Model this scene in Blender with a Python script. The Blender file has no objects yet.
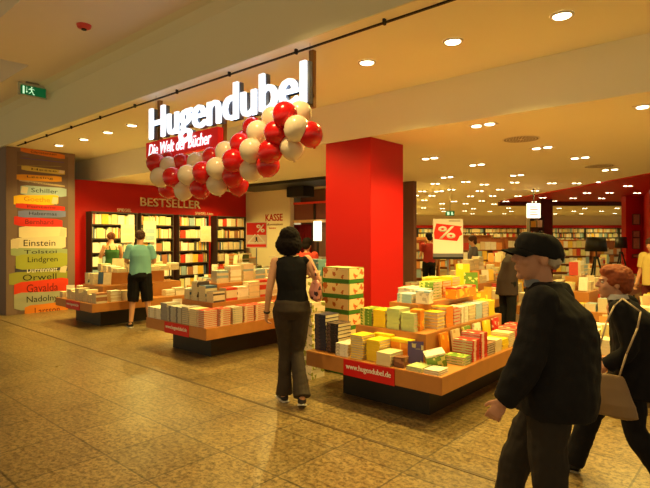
import bpy, bmesh, math, random
from mathutils import Vector, Matrix, noise, Euler
random.seed(7)
PI = math.pi
S = bpy.context.scene
COL = S.collection

# ------------------------------------------------------------------ camera
# world axes: X runs along the shop front (to the right), Y into the shop
FL, HX, HY, EYE = 511.0, 325.0, 237.0, 1.6
YAW = math.radians(41.4)
F = Vector((-math.sin(YAW), math.cos(YAW), 0)); R = Vector((math.cos(YAW), math.sin(YAW), 0))
cam_d = bpy.data.cameras.new('camera'); cam = bpy.data.objects.new('camera', cam_d); COL.objects.link(cam)
cam_d.sensor_width = 36; cam_d.lens = 36 * FL / 650
cam_d.shift_y = -(HY - 244) / 650 * -1
cam.location = (0, 0, EYE); cam.rotation_euler = (PI / 2, 0, YAW)
cam_d.clip_end = 200
S.camera = cam

def at_floor(px, py, z=0.0):
    d = (EYE - z) * FL / (py - HY)
    return d * F + (px - HX) / FL * d * R + Vector((0, 0, z))
def at_depth(px, d, z=0.0):
    v = d * F + (px - HX) / FL * d * R; v.z = z; return v
def ray(px): return F + (px - HX) / FL * R
def on_y(px, py, Y):
    v = ray(px); t = Y / v.y
    return Vector((v.x * t, Y, EYE - (py - HY) / FL * t))
def on_x(px, py, X):
    v = ray(px); t = X / v.x
    return Vector((X, v.y * t, EYE - (py - HY) / FL * t))
def at_ceil(px, py, z):
    d = (z - EYE) * FL / (HY - py); return at_depth(px, d, z)

# ------------------------------------------------------------------ world, exposure
W = bpy.data.worlds.new('world'); S.world = W; W.use_nodes = True
bg = W.node_tree.nodes['Background']; bg.inputs[0].default_value = (1.0, .80, .42, 1); bg.inputs[1].default_value = 0.50
S.view_settings.view_transform = 'Standard'; S.view_settings.look = 'None'
S.view_settings.exposure = 0.22; S.view_settings.gamma = 1.0; S.view_settings.use_curve_mapping = False
WARM = (1.0, .735, .19)
def spot(p, e, ang=130, blend=.6, col=WARM, r=.06):
    l = bpy.data.lights.new('lamp', 'SPOT'); l.energy = e; l.color = col; l.spot_size = math.radians(ang)
    l.spot_blend = blend; l.shadow_soft_size = r
    o = bpy.data.objects.new('lamp', l); COL.objects.link(o); o.location = (p[0], p[1], p[2]); return o

# ------------------------------------------------------------------ materials
def lin(c):
    return tuple(((v / 255) / 12.92 if v <= 10 else (((v / 255) + .055) / 1.055) ** 2.4) for v in c)
MATS = {}
def mat(name, rgb, rough=.6, spec=.4, metal=0.0, emit=0.0, var=.06, vs=6.0, bump=0.0, coat=0.0, trans=0.0):
    if name in MATS: return MATS[name]
    m = bpy.data.materials.new(name); m.use_nodes = True; nt = m.node_tree; b = nt.nodes['Principled BSDF']
    c = lin(rgb)
    tc = nt.nodes.new('ShaderNodeTexCoord')
    n = nt.nodes.new('ShaderNodeTexNoise'); n.inputs['Scale'].default_value = vs; n.inputs['Detail'].default_value = 4
    nt.links.new(tc.outputs['Object'], n.inputs['Vector'])
    mr = nt.nodes.new('ShaderNodeMix'); mr.data_type = 'RGBA'
    mr.inputs[6].default_value = (*[v * (1 - var) for v in c], 1)
    mr.inputs[7].default_value = (*[min(1, v * (1 + var)) for v in c], 1)
    nt.links.new(n.outputs['Fac'], mr.inputs[0]); nt.links.new(mr.outputs[2], b.inputs['Base Color'])
    b.inputs['Roughness'].default_value = rough; b.inputs['Specular IOR Level'].default_value = spec
    b.inputs['Metallic'].default_value = metal; b.inputs['Coat Weight'].default_value = coat
    if emit:
        b.inputs['Emission Color'].default_value = (*c, 1); b.inputs['Emission Strength'].default_value = emit
        m.cycles.emission_sampling = 'NONE' if emit > 3 else 'AUTO'
    if trans: b.inputs['Transmission Weight'].default_value = trans
    if bump:
        bp = nt.nodes.new('ShaderNodeBump'); bp.inputs['Strength'].default_value = bump; bp.inputs['Distance'].default_value = .01
        n2 = nt.nodes.new('ShaderNodeTexNoise'); n2.inputs['Scale'].default_value = vs * 6
        nt.links.new(tc.outputs['Object'], n2.inputs['Vector'])
        nt.links.new(n2.outputs['Fac'], bp.inputs['Height']); nt.links.new(bp.outputs['Normal'], b.inputs['Normal'])
    MATS[name] = m; return m

def cover_mat(name, a, b_, k=0):
    """a printed book cover: two inks in blocks"""
    if name in MATS: return MATS[name]
    m = bpy.data.materials.new(name); m.use_nodes = True; nt = m.node_tree; b = nt.nodes['Principled BSDF']
    tc = nt.nodes.new('ShaderNodeTexCoord')
    v = nt.nodes.new('ShaderNodeTexVoronoi'); v.inputs['Scale'].default_value = 14 + 5 * k; v.distance = 'CHEBYCHEV'
    nt.links.new(tc.outputs['Object'], v.inputs['Vector'])
    cr = nt.nodes.new('ShaderNodeValToRGB'); cr.color_ramp.interpolation = 'CONSTANT'
    cr.color_ramp.elements[0].color = (*lin(a), 1); cr.color_ramp.elements[1].position = .62; cr.color_ramp.elements[1].color = (*lin(b_), 1)
    e = cr.color_ramp.elements.new(.85); e.color = (*lin(a), 1)
    sp = nt.nodes.new('ShaderNodeSeparateColor'); nt.links.new(v.outputs['Color'], sp.inputs[0])
    nt.links.new(sp.outputs[0], cr.inputs[0]); nt.links.new(cr.outputs[0], b.inputs['Base Color'])
    b.inputs['Roughness'].default_value = .35; b.inputs['Specular IOR Level'].default_value = .5
    MATS[name] = m; return m

def tile_mat():
    m = bpy.data.materials.new('granite_tiles'); m.use_nodes = True; nt = m.node_tree; b = nt.nodes['Principled BSDF']
    tc = nt.nodes.new('ShaderNodeTexCoord')
    mp = nt.nodes.new('ShaderNodeMapping'); mp.inputs['Rotation'].default_value = (0, 0, 0)
    mp.inputs['Location'].default_value = (.1, .05, 0)
    nt.links.new(tc.outputs['Object'], mp.inputs[0])
    br = nt.nodes.new('ShaderNodeTexBrick'); br.offset = 0.0; br.inputs['Scale'].default_value = 1
    br.inputs['Brick Width'].default_value = .60; br.inputs['Row Height'].default_value = .60
    br.inputs['Mortar Size'].default_value = .008; br.inputs['Mortar Smooth'].default_value = .3
    br.inputs['Color1'].default_value = (.32, .232, .11, 1); br.inputs['Color2'].default_value = (.25, .182, .088, 1)
    br.inputs['Mortar'].default_value = (.12, .09, .05, 1)
    nt.links.new(mp.outputs[0], br.inputs[0])
    n = nt.nodes.new('ShaderNodeTexNoise'); n.inputs['Scale'].default_value = 30; n.inputs['Detail'].default_value = 6; n.inputs['Roughness'].default_value = .75
    nt.links.new(tc.outputs['Object'], n.inputs['Vector'])
    cr = nt.nodes.new('ShaderNodeValToRGB'); cr.color_ramp.elements[0].position = .38; cr.color_ramp.elements[0].color = (.3, .26, .2, 1)
    cr.color_ramp.elements[1].position = .55; cr.color_ramp.elements[1].color = (1.15, 1.1, 1, 1)
    nt.links.new(n.outputs['Fac'], cr.inputs[0])
    n3 = nt.nodes.new('ShaderNodeTexNoise'); n3.inputs['Scale'].default_value = 2.2; n3.inputs['Detail'].default_value = 3
    nt.links.new(tc.outputs['Object'], n3.inputs['Vector'])
    mp4 = nt.nodes.new('ShaderNodeMapping'); mp4.inputs['Scale'].default_value = (9, 22, 1); nt.links.new(tc.outputs['Object'], mp4.inputs[0])
    n4 = nt.nodes.new('ShaderNodeTexNoise'); n4.inputs['Scale'].default_value = 1; n4.inputs['Detail'].default_value = 5; n4.inputs['Roughness'].default_value = .7; n4.inputs['Distortion'].default_value = .6
    nt.links.new(mp4.outputs[0], n4.inputs['Vector'])
    c4 = nt.nodes.new('ShaderNodeValToRGB'); c4.color_ramp.elements[0].position = .36; c4.color_ramp.elements[0].color = (.62, .58, .5, 1); c4.color_ramp.elements[1].position = .58; c4.color_ramp.elements[1].color = (1.05, 1.05, 1, 1)
    nt.links.new(n4.outputs['Fac'], c4.inputs[0])
    m4 = nt.nodes.new('ShaderNodeMix'); m4.data_type = 'RGBA'; m4.blend_type = 'MULTIPLY'; m4.inputs[0].default_value = 1
    nt.links.new(br.outputs['Color'], m4.inputs[6]); nt.links.new(c4.outputs[0], m4.inputs[7])
    mx = nt.nodes.new('ShaderNodeMix'); mx.data_type = 'RGBA'; mx.blend_type = 'MULTIPLY'; mx.inputs[0].default_value = 1
    nt.links.new(m4.outputs[2], mx.inputs[6]); nt.links.new(cr.outputs[0], mx.inputs[7])
    nt.links.new(mx.outputs[2], b.inputs['Base Color'])
    mr = nt.nodes.new('ShaderNodeMapRange'); mr.inputs[3].default_value = .22; mr.inputs[4].default_value = .42
    nt.links.new(n3.outputs['Fac'], mr.inputs[0]); nt.links.new(mr.outputs[0], b.inputs['Roughness'])
    b.inputs['Specular IOR Level'].default_value = .55
    return m

M_FLOOR = tile_mat()
M_WHITE = mat('white_paint', (246, 240, 215), .7, .2, var=.02, vs=2)
M_MALL = mat('grey_paint', (236, 224, 205), .8, .2, var=.02, vs=1.5)
M_BULK = mat('bulkhead_paint', (232, 228, 200), .8, .2, var=.02, vs=1.5)
M_CREAM = mat('cream_paint', (228, 214, 180), .75, .2, var=.02)
M_RED = mat('red_paint', (184, 18, 10), .5, .3, var=.04, vs=2)
M_REDSIGN = mat('red_sign_face', (215, 20, 22), .4, .4, emit=.25, var=.02)
M_BLACK = mat('black_metal', (18, 17, 17), .5, .4)
M_DARK = mat('dark_plinth', (38, 33, 30), .45, .4)
M_WOOD = mat('beech_veneer', (184, 122, 62), .4, .4, var=.14, vs=9)
M_SHELF = mat('dark_shelf_board', (58, 46, 42), .5, .4)
M_BACKP = mat('grey_back_panel', (120, 100, 88), .6, .3)
M_POSTBROWN = mat('taupe_column_paint', (128, 104, 92), .6, .3)
M_LIT = mat('lit_letter_face', (238, 246, 255), .4, .3, emit=1.15, var=0)
M_GREY = mat('brushed_metal', (150, 150, 150), .35, .5, metal=.9)
M_LAMP = mat('lamp_lens', (255, 236, 190), .4, .3, emit=9.0, var=0)
M_RIM = mat('white_lamp_rim', (225, 215, 195), .4, .5)
M_PAPER = mat('book_pages', (218, 202, 170), .8, .2, var=.12, vs=60)
M_WPRINT = mat('white_print', (240, 236, 228), .6, .3, var=.01)
M_BPRINT = mat('black_print', (30, 28, 30), .6, .3, var=.01)
M_TAUPEPRINT = mat('grey_print', (120, 100, 90), .6, .3)
M_GREENSIGN = mat('green_sign_face', (10, 110, 60), .5, .3, emit=.3, var=0)
M_PALEGREEN = mat('pale_green_print', (190, 235, 190), .5, .3, emit=.9, var=0)

# ------------------------------------------------------------------ mesh helpers
def obj(name, bm, mats, parent=None, loc=None, rz=0.0, smooth=False):
    me = bpy.data.meshes.new(name); bm.normal_update(); bm.to_mesh(me); bm.free()
    for m in (mats if isinstance(mats, (list, tuple)) else [mats]): me.materials.append(m)
    if smooth:
        for p in me.polygons: p.use_smooth = True
    o = bpy.data.objects.new(name, me); COL.objects.link(o)
    if parent: o.parent = parent
    if loc is not None: o.location = loc
    if rz: o.rotation_euler.z = rz
    return o
def tag(o, label, cat, group=None, kind=None):
    if label: o['label'] = label
    if cat: o['category'] = cat
    if group: o['group'] = group
    if kind: o['kind'] = kind
    return o
def thing(name, label, cat, loc=(0, 0, 0), rz=0.0, group=None):
    o = bpy.data.objects.new(name, None); COL.objects.link(o); o.location = loc; o.rotation_euler.z = rz
    o.empty_display_size = .1
    return tag(o, label, cat, group)
def bx(bm, x0, x1, y0, y1, z0, z1, mi=0, M=None, bev=0.0):
    vs = [bm.verts.new(Vector(p)) for p in ((x0,y0,z0),(x1,y0,z0),(x1,y1,z0),(x0,y1,z0),(x0,y0,z1),(x1,y0,z1),(x1,y1,z1),(x0,y1,z1))]
    fs = [bm.faces.new([vs[i] for i in q]) for q in ((0,3,2,1),(4,5,6,7),(0,1,5,4),(1,2,6,5),(2,3,7,6),(3,0,4,7))]
    for f in fs: f.material_index = mi
    if bev:
        es = list({e for f in fs for e in f.edges})
        r = bmesh.ops.bevel(bm, geom=es, offset=bev, segments=2, affect='EDGES')
        vs = list({v for f in r['faces'] for v in f.verts} | {v for v in vs if v.is_valid})
    if M is not None:
        for v in vs: v.co = M @ v.co
    return fs
def box(x0, x1, y0, y1, z0, z1, bev=0.0):
    bm = bmesh.new(); bx(bm, x0, x1, y0, y1, z0, z1, bev=bev); return bm
def cyl(bm, c, r, h, seg=24, mi=0, r2=None):
    M = Matrix.Translation(Vector(c) + Vector((0, 0, h / 2)))
    g = bmesh.ops.create_cone(bm, cap_ends=True, segments=seg, radius1=r, radius2=r if r2 is None else r2, depth=h, matrix=M)
    for v in g['verts']:
        for f in v.link_faces: f.material_index = mi
def rod(bm, a, b, r, seg=10, r2=None):
    a = Vector(a); b = Vector(b); d = b - a
    q = d.to_track_quat('Z', 'Y').to_matrix().to_4x4()
    bmesh.ops.create_cone(bm, cap_ends=True, segments=seg, radius1=r, radius2=r if r2 is None else r2, depth=d.length, matrix=Matrix.Translation((a + b) / 2) @ q)
def ell(bm, c, r, rot=None, u=16, v=12):
    M = Matrix.Translation(Vector(c)) @ (rot.to_4x4() if rot else Matrix()) @ Matrix.Diagonal((*r, 1))
    bmesh.ops.create_uvsphere(bm, u_segments=u, v_segments=v, radius=1, matrix=M)
def lathe(bm, prof, seg=24, mi=0):
    rings = []
    for r, z in prof:
        rings.append([bm.verts.new((r * math.cos(2*PI*i/seg), r * math.sin(2*PI*i/seg), z)) for i in range(seg)])
    for a, b in zip(rings, rings[1:]):
        for i in range(seg):
            bm.faces.new((a[i], a[(i+1) % seg], b[(i+1) % seg], b[i])).material_index = mi
def poly(bm, pts, mi=0):
    f = bm.faces.new([bm.verts.new(Vector(p)) for p in pts]); f.material_index = mi; return f
def text(name, s, m, parent, loc, rot, w=None, h=None, size=1.0, ext=.004, off=0.0, shear=0.0, align='LEFT', bold=0.0):
    cu = bpy.data.curves.new('t', 'FONT'); cu.body = s; cu.size = size; cu.extrude = 0; cu.offset = off * size; cu.shear = shear
    cu.align_x = align; cu.resolution_u = 3
    t = bpy.data.objects.new('t', cu); COL.objects.link(t)
    dg = bpy.context.evaluated_depsgraph_get(); me = bpy.data.meshes.new_from_object(t.evaluated_get(dg))
    bpy.data.objects.remove(t); bpy.data.curves.remove(cu)
    xs = [v.co.x for v in me.vertices]; ys = [v.co.y for v in me.vertices]
    sx = w / (max(xs) - min(xs)) if w else 1; sy = h / (max(ys) - min(ys)) if h else sx
    if not w: sx = sy
    x0 = min(xs) if align == 'LEFT' else 0; y0 = min(ys) if h else 0
    bm = bmesh.new(); bm.from_mesh(me); bpy.data.meshes.remove(me)
    for v in bm.verts: v.co = Vector(((v.co.x - x0) * sx, (v.co.y - y0) * sy, v.co.z))
    g = bmesh.ops.extrude_face_region(bm, geom=list(bm.faces))
    for e in g['geom']:
        if isinstance(e, bmesh.types.BMVert): e.co.z += ext
    if bold:
        for q in (1, 2):
            g = bmesh.ops.duplicate(bm, geom=[f for f in bm.faces if q == 1 or f.tag])
            for f in bm.faces: f.tag = False
            for e in g['geom']:
                if isinstance(e, bmesh.types.BMVert): e.co.x += bold / 2; e.co.z += .0003
                elif isinstance(e, bmesh.types.BMFace): e.tag = True
    bmesh.ops.recalc_face_normals(bm, faces=list(bm.faces))
    o = obj(name, bm, m, parent); o.location = loc; o.rotation_euler = rot; return o
RF = (PI / 2, 0, 0)          # text standing in a wall that faces the mall (-Y)
RX = (PI / 2, 0, PI / 2)     # text standing in a wall that faces +X
RC = (PI / 2, 0, YAW)        # text that faces the way the camera looks from

# ================================================================== THE SETTING
Z1, Z2, ZM = 3.45, 2.92, 4.2      # storefront ceiling, shop ceiling, mall ceiling
YB, YS = 3.48, 5.42
def struct(name, bm, m, rz=0.0, loc=None): return tag(obj(name, bm, m, loc=loc, rz=rz), None, None, kind='structure')
struct('floor', box(-26, 7, -5, 42, -.2, 0), M_FLOOR)
bm = box(-17, 7, YB, YS, Z1, Z1 + .15); struct('ceiling', bm, M_WHITE)
# shop ceiling
bm = box(-26, 7, YS, 42, Z2, Z2 + .15); bx(bm, -17, 7, YS - .001, YS + .12, Z2 + .15, Z1 + .1); struct('ceiling', bm, M_WHITE)
# mall ceiling with two sunk coffers
bm = bmesh.new()
cf1 = at_ceil(-2, 8, ZM); cf2 = at_ceil(8, 68, ZM)
ya, yb_, xc = 2.0, 2.84, -8.48
for q in ((-26, 7, yb_, YB + .05), (xc, 7, ya, yb_), (xc, -7.6, -1.4, ya), (-4.5, 7, -1.4, ya), (-26, -12, -1.4, yb_), (-26, 7, -5, -1.4)): bx(bm, *q, ZM, ZM + .12)
for x0, x1, y1 in ((-12, xc, yb_), (-7.6, -4.5, ya)):
    bx(bm, x0 - .05, x1 + .05, -1.45, y1 + .05, ZM + .42, ZM + .5)
    for q in ((x0 - .05, x0, -1.45, y1 + .05), (x1, x1 + .05, -1.45, y1 + .05), (x0, x1, y1, y1 + .05), (x0, x1, -1.45, -1.4)): bx(bm, *q, ZM + .12, ZM + .42)
struct('ceiling', bm, M_MALL)
# bulkhead above the shop opening, sloping gently out to the mall ceiling
bm = bmesh.new()
bx(bm, -17, 7, YB - .02, YB, Z1, Z1 + .62)
q = [(YB - .02, Z1 + .62), (YB - .11, ZM - .03), (YB - .2, ZM), (YB, ZM), (YB, Z1 + .62)]
L = [bm.verts.new((-17, y, z)) for y, z in q]; Rr = [bm.verts.new((7, y, z)) for y, z in q]
for i in range(len(q)):
    k = (i + 1) % len(q); bm.faces.new((L[i], L[k], Rr[k], Rr[i]))
bmesh.ops.recalc_face_normals(bm, faces=list(bm.faces)); struct('wall_front', bm, M_BULK)
# black shutter slot in the ceiling, with its small hangers
bm = box(-11.5, 3, 3.625, 3.65, Z1 - .012, Z1 + .002)
for i in range(14):
    x = -10.9 + i * 1.05; bx(bm, x, x + .02, 3.57, 3.60, Z1 - .05, Z1)
struct('trim_1', bm, M_BLACK)
struct('trim_2', box(-11.5, 7, 3.24, 3.27, 0, .003), mat('floor_joint', (90, 70, 45), .5))
# left end: dark neighbouring shop front and the shop's left wall
struct('wall_left', box(-15.5, -12.72, 3.5, 3.6, 0, Z1), mat('dark_glass_front', (20, 34, 30), .2, .5))
struct('wall_left', box(-12.3, -12.0, 4.86, 10.0, 0, Z2), M_RED)
struct('wall_back', box(-12.3, -10.1, 10.0, 10.15, 0, Z2), M_CREAM)
struct('wall_back', box(-10.1, -6.4, 10.42, 10.55, 0, Z2), mat('brown_panel_wall', (120, 80, 60), .6))
wv = at_depth(399, 31.5) - Vector((-6.62, 10.55, 0)); wv.z = 0
struct('wall_back', box(0, wv.length, 0, .12, 0, Z2), M_CREAM, rz=math.atan2(wv.y, wv.x), loc=(-6.62, 10.55, 0))
# far back wall, seen square on
bw = at_depth(400, 31.5)
def camrot(): return YAW
struct('wall_back', box(-3, 24, 0, .2, 0, Z2), M_CREAM, rz=YAW, loc=(bw.x, bw.y, 0))
struct('trim_3', box(-3, 24, -.32, -.02, 2.16, 2.32), M_RED, rz=YAW, loc=(bw.x, bw.y, 0))
# red painted ceiling field, its dark header and the red wall with the picture frames
A = at_depth(500, 18.6); B = at_depth(650, 10.5); C_ = at_depth(760, 9.5); D_ = at_depth(760, 18.6)
bm = bmesh.new()
top = [bm.verts.new((p.x, p.y, Z2 + .05)) for p in (A, B, C_, D_)]; bot = [bm.verts.new((p.x, p.y, Z2 - .035)) for p in (A, B, C_, D_)]
bm.faces.new(top); bm.faces.new(bot[::-1])
for i in range(4): bm.faces.new((bot[i], bot[(i+1) % 4], top[(i+1) % 4], top[i]))
bmesh.ops.recalc_face_normals(bm, faces=list(bm.faces)); struct('ceiling', bm, M_RED)
struct('trim_4', box(0, 7.5, 0, .2, 2.74, Z2 - .03), mat('dark_red_header', (80, 18, 14), .6), rz=YAW, loc=(A.x, A.y, 0))
rw = at_depth(626, 16)
struct('wall_right', box(0, .72, 0, .25, 0, Z2 - .03), M_RED, rz=YAW, loc=(rw.x, rw.y, 0))
rw2 = at_depth(658, 11.5)
bm = bmesh.new(); p0 = at_depth(648.5, 16.0); p1 = at_depth(666, 12.2)
d = (p1 - p0); n_ = Vector((-d.y, d.x, 0)).normalized() * .15
for z0, z1, mi in ((2.25, Z2 - .03, 0), (0, 2.25, 0)):
    q = [p0, p1, p1 - n_, p0 - n_]
    lo = [bm.verts.new((v.x, v.y, z0)) for v in q]; hi = [bm.verts.new((v.x, v.y, z1)) for v in q]
    bm.faces.new(hi); bm.faces.new(lo[::-1])
    for i in range(4): bm.faces.new((lo[i], lo[(i+1) % 4], hi[(i+1) % 4], hi[i]))
bmesh.ops.recalc_face_normals(bm, faces=list(bm.faces)); struct('wall_right', bm, M_RED)

# ================================================================== PILLARS
bm = box(-.395, .395, 0, .785, 0, Z2, bev=.006)
tag(obj('pillar', bm, M_RED, loc=(-4.39, YS + .02, 0)), 'square bright red pillar standing behind the nearest book table', 'pillar')
bm = box(-12.7, -11.72, 3.5, 4.86, 0, Z1, bev=.005)
tag(obj('pillar', bm, M_POSTBROWN), 'broad taupe pillar at the far left carrying the tall book picture', 'pillar')
pb = at_depth(541, 17.4)
tag(obj('pillar', box(0, .40, 0, .35, 0, 2.885), mat('dark_brown_post', (78, 30, 22), .5), loc=(pb.x, pb.y, 0), rz=YAW), 'narrow dark brown post beneath the red ceiling header', 'pillar')

# tall printed picture of stacked books on the taupe pillar
XP = -11.72
post = thing('book_stack_poster', 'tall poster picturing a leaning tower of giant coloured books', 'poster', (0, 0, 0))
def pl(zx, zy): return on_x(zx / 2.44, 130 + zy / 2.44, XP)
a0 = pl(42, 46); a1 = pl(166, 455)
obj('backing', box(XP, XP + .004, a0.y, a1.y, .02, 3.36), mat('poster_ground', (112, 88, 80), .6, coat=.2), post)
spines = [((215, 120, 40), 50, 158, 45, 68, 'Christensen', 1), ((95, 70, 130), 48, 156, 67, 80, '', 0), ((185, 170, 90), 42, 150, 82, 93, '', 0),
 ((205, 180, 90), 52, 158, 88, 108, 'Hesse', 1), ((235, 160, 30), 40, 150, 106, 128, 'Lessing', 1), ((190, 165, 130), 46, 158, 124, 136, 'Kästner', 1),
 ((165, 185, 190), 50, 162, 135, 163, 'Schiller', 1), ((245, 190, 25), 33, 142, 156, 184, 'Goethe', 2), ((215, 50, 30), 38, 158, 180, 196, 'Fontane', 3),
 ((120, 130, 185), 44, 160, 195, 214, 'Habermas', 1), ((222, 45, 28), 34, 152, 213, 237, 'Bernhard', 3), ((235, 220, 180), 46, 162, 236, 263, '', 0),
 ((225, 210, 175), 26, 160, 262, 291, 'Einstein', 1), ((150, 165, 120), 26, 164, 290, 305, 'Tolstoi', 1), ((160, 165, 60), 38, 164, 304, 333, 'Lindgren', 1),
 ((60, 58, 85), 36, 164, 333, 350, 'Dürrenmatt', 4), ((150, 150, 60), 22, 164, 349, 370, 'Orwell', 1), ((225, 60, 30), 34, 166, 371, 401, 'Gavalda', 3),
 ((165, 165, 140), 34, 166, 401, 428, 'Nadolny', 1), ((225, 130, 40), 60, 166, 429, 453, 'Larsson', 3)]
pr = {1: M_BPRINT, 2: mat('gold_print', (200, 120, 20), .6), 3: mat('dark_red_print', (110, 20, 10), .6), 4: M_WPRINT}
for k, (c, x0, x1, y0, y1, s, pc) in enumerate(spines):
    p, q = pl(x0, y0), pl(x1, y1); tl = ((k * 37) % 5 - 2) * .03
    bm = bmesh.new(); N = 8; h = p.z - q.z
    up = []; dn = []
    for i in range(N + 1):
        u = i / N; y = p.y + (q.y - p.y) * u; bow = -.03 * h * math.sin(PI * u)
        e = -.12 * h if i in (0, N) else 0
        up.append((y, p.z + .05 * h + tl * (u - .5) + bow + e)); dn.append((y, q.z - .05 * h + tl * (u - .5) + bow - e))
    x_ = XP + .005 + .0007 * (k % 5)
    U = [bm.verts.new((x_, y, z)) for y, z in up]; V = [bm.verts.new((x_, y, z)) for y, z in dn]
    for i in range(N):
        bm.faces.new((V[i], V[i+1], U[i+1], U[i]))
    # cream page edge showing at one end
    o_ = obj('printed_book', bm, mat('spine_ink_%d' % k, c, .5, coat=.3, var=.12, vs=3), post)
    w = abs(q.y - p.y) * .16
    bm = bmesh.new(); yy = q.y - w if k % 2 else p.y
    poly(bm, [(x_ + .0008, yy, q.z + h * .18), (x_ + .0008, yy + w * .8, q.z + h * .1), (x_ + .0008, yy + w, p.z - h * .15), (x_ + .0008, yy + w * .2, p.z - h * .1)])
    if k in (3, 6, 7, 11, 12, 15): obj('printed_pages', bm, M_PAPER, o_)
    else: bm.free()
    if s: text('lettering', s, pr[pc], o_, (x_ + .0015, p.y + (q.y - p.y) * .22, q.z + .3 * h), RX, w=(q.y - p.y) * .58, h=h * .5, ext=.0005)

# ================================================================== OVERHEAD SIGN
sg = thing('shop_sign', 'large illuminated white shop name hanging above a small red slogan panel', 'sign', (0, 0, 0))
YSG = 3.66
p0 = on_y(151, 138, YSG); p1 = on_y(311, 104, YSG)
zb = 2.893
t = text('lettering', 'Hugendubel', M_LIT, sg, (p0.x + .08, YSG - .05, zb - .118), RF, w=p1.x - p0.x - .1, h=.54, ext=.03, off=.004, bold=.018)
t = text('letter_casing', 'Hugendubel', mat('letter_side_blue', (120, 130, 150), .4), sg, (p0.x + .092, YSG + .0, zb - .124), RF, w=p1.x - p0.x - .09, h=.54, ext=.05, off=.004, bold=.018)
r0 = on_y(150, 157, YSG); r1 = on_y(222, 147, YSG)
pn = obj('slogan_panel', box(r0.x, r1.x, YSG - .06, YSG + .02, 2.645, 2.875, bev=.004), M_REDSIGN, sg)
text('lettering', 'Die Welt der Bücher', M_LIT, pn, (r0.x + .08, YSG - .065, 2.69), RF, w=r1.x - r0.x - .2, h=.15, ext=.004, off=.003, shear=.25, bold=.006)
for x in (p0.x + .12, p1.x - .04):
    obj('hanger', box(x - .03, x + .03, YSG - .02 + .06, YSG + .03 + .06, 2.66 if x < -5 else 2.88, Z1, bev=.003), mat('bronze_post', (150, 110, 60), .4, metal=.3), sg)
obj('hanger', box(r1.x - .05, r1.x - .01, YSG + .04, YSG + .08, 2.66, 3.0), MATS['bronze_post'], sg)
obj('cross_rail', box(p0.x, p1.x, YSG + .045, YSG + .075, 2.98, 3.01), MATS['bronze_post'], sg)

# ================================================================== BALLOONS
M_BR = mat('red_balloon_rubber', (214, 18, 24), .22, .5, var=.03, coat=.3); M_BW = mat('white_balloon_rubber', (238, 218, 188), .25, .5, var=.03, coat=.3)
def balloon_mesh(m):
    bm = bmesh.new(); r = .118
    prof = [(0.0001, r)]
    for i in range(1, 14):
        a = PI * i / 14; rr = r * math.sin(a); z = r * math.cos(a) * (1 if a < PI / 2 else 1.12)
        prof.append((rr * (1 if a < PI * .6 else .97), z))
    prof += [(.009, -r * 1.14), (.006, -r * 1.17), (.014, -r * 1.24), (.0001, -r * 1.235)]
    lathe(bm, prof[::-1], 20); bmesh.ops.remove_doubles(bm, verts=list(bm.verts), dist=.0003); return obj('balloon', bm, m, smooth=True)
bal = [('r',285,114,0),('w',297,128,0),('r',310,134,1),('w',273,118,2),('w',300,113,2),('r',276,133,0),('w',292,147,1),('r',270.5,151,0),('r',268,165,1),
 ('w',258,132,1),('w',251,150,0),('w',251,170,1),('r',253,128,3),('r',241,144,1),('r',233.5,160,0),('r',233,176,1),('r',238,184,2),('w',226,152,1),('w',217,168,0),
 ('w',217,184,1),('r',212.5,157,2),('r',203,172,0),('r',200,188,1),('w',197,162,2),('w',188,175,0),('w',184,190,1),('r',182,163,2),('r',172.5,177,0),('r',168,189,2),
 ('w',169,166,1),('w',160,177,0),('r',156,163,0),('r',170,160,3),('w',283,133,3),('r',262,146,3),('w',243,160,3),('r',222,172,3),('w',207,178,3),('r',192,180,3),('w',175,184,3),
 ('r',246,140,4),('w',230,158,4),('r',216,163,4),('w',200,170,4),('w',262,178,3)]
protoB = {'r': balloon_mesh(M_BR), 'w': balloon_mesh(M_BW)}; usedB = set()
nb = {'r': 'red', 'w': 'white'}
for i, (c, px, py, lay) in enumerate(bal[:-1]):
    Y = {0: 3.33, 1: 3.43, 2: 3.55, 3: 3.62, 4: 3.70}[lay]
    p = on_y(px, py, Y); o = protoB[c]
    if c in usedB: o = protoB[c].copy(); COL.objects.link(o)
    usedB.add(c); o.location = p; o.rotation_euler = (random.uniform(-.7, .3) * (1 if lay > 1 else -1) , random.uniform(-.6, .6), random.uniform(0, 6))
    side = 'under the left end of the shop sign' if px < 195 else 'in the middle of the garland' if px < 245 else 'at the high right end of the garland'
    lay_t = {0: 'front', 1: 'front lower', 2: 'upper', 3: 'rear', 4: 'rearmost'}[lay]
    tag(o, '%s round balloon in the %s layer %s, beside balloon %d' % (nb[c], lay_t, side, i), 'balloon', 'balloons in the red and white garland')
# label pass: order along the garland instead of bare numbers
names = ['first', 'second', 'third', 'fourth', 'fifth', 'sixth', 'seventh', 'eighth', 'ninth', 'tenth', 'eleventh', 'twelfth', 'thirteenth', 'fourteenth', 'fifteenth', 'sixteenth', 'seventeenth', 'eighteenth', 'nineteenth', 'twentieth', 'twenty-first', 'twenty-second', 'twenty-third', 'twenty-fourth', 'twenty-fifth', 'twenty-sixth']
for c in 'rw':
    os_ = sorted([o for o in COL.objects if o.name.startswith('balloon') and nb[c] in o['label'].split()[0]], key=lambda o: o.location.x)
    for k, o in enumerate(os_): o['label'] = '%s %s balloon counted from the left end of the garland over the entrance' % (names[k], nb[c])
bm = bmesh.new(); pts = [on_y(x, y, 3.56) for x, y in ((156, 168), (180, 175), (205, 178), (230, 168), (250, 155), (270, 140), (290, 122), (310, 122))]
for a, b_ in zip(pts, pts[1:]): rod(bm, a, b_, .006, 6)
for q in (pts[0], pts[-1]): rod(bm, q, (q.x, q.y, Z1), .002, 5)
tag(obj('garland_wire', bm, M_BLACK), 'thin wire threaded through the red and white balloons under the sign', 'wire')

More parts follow.
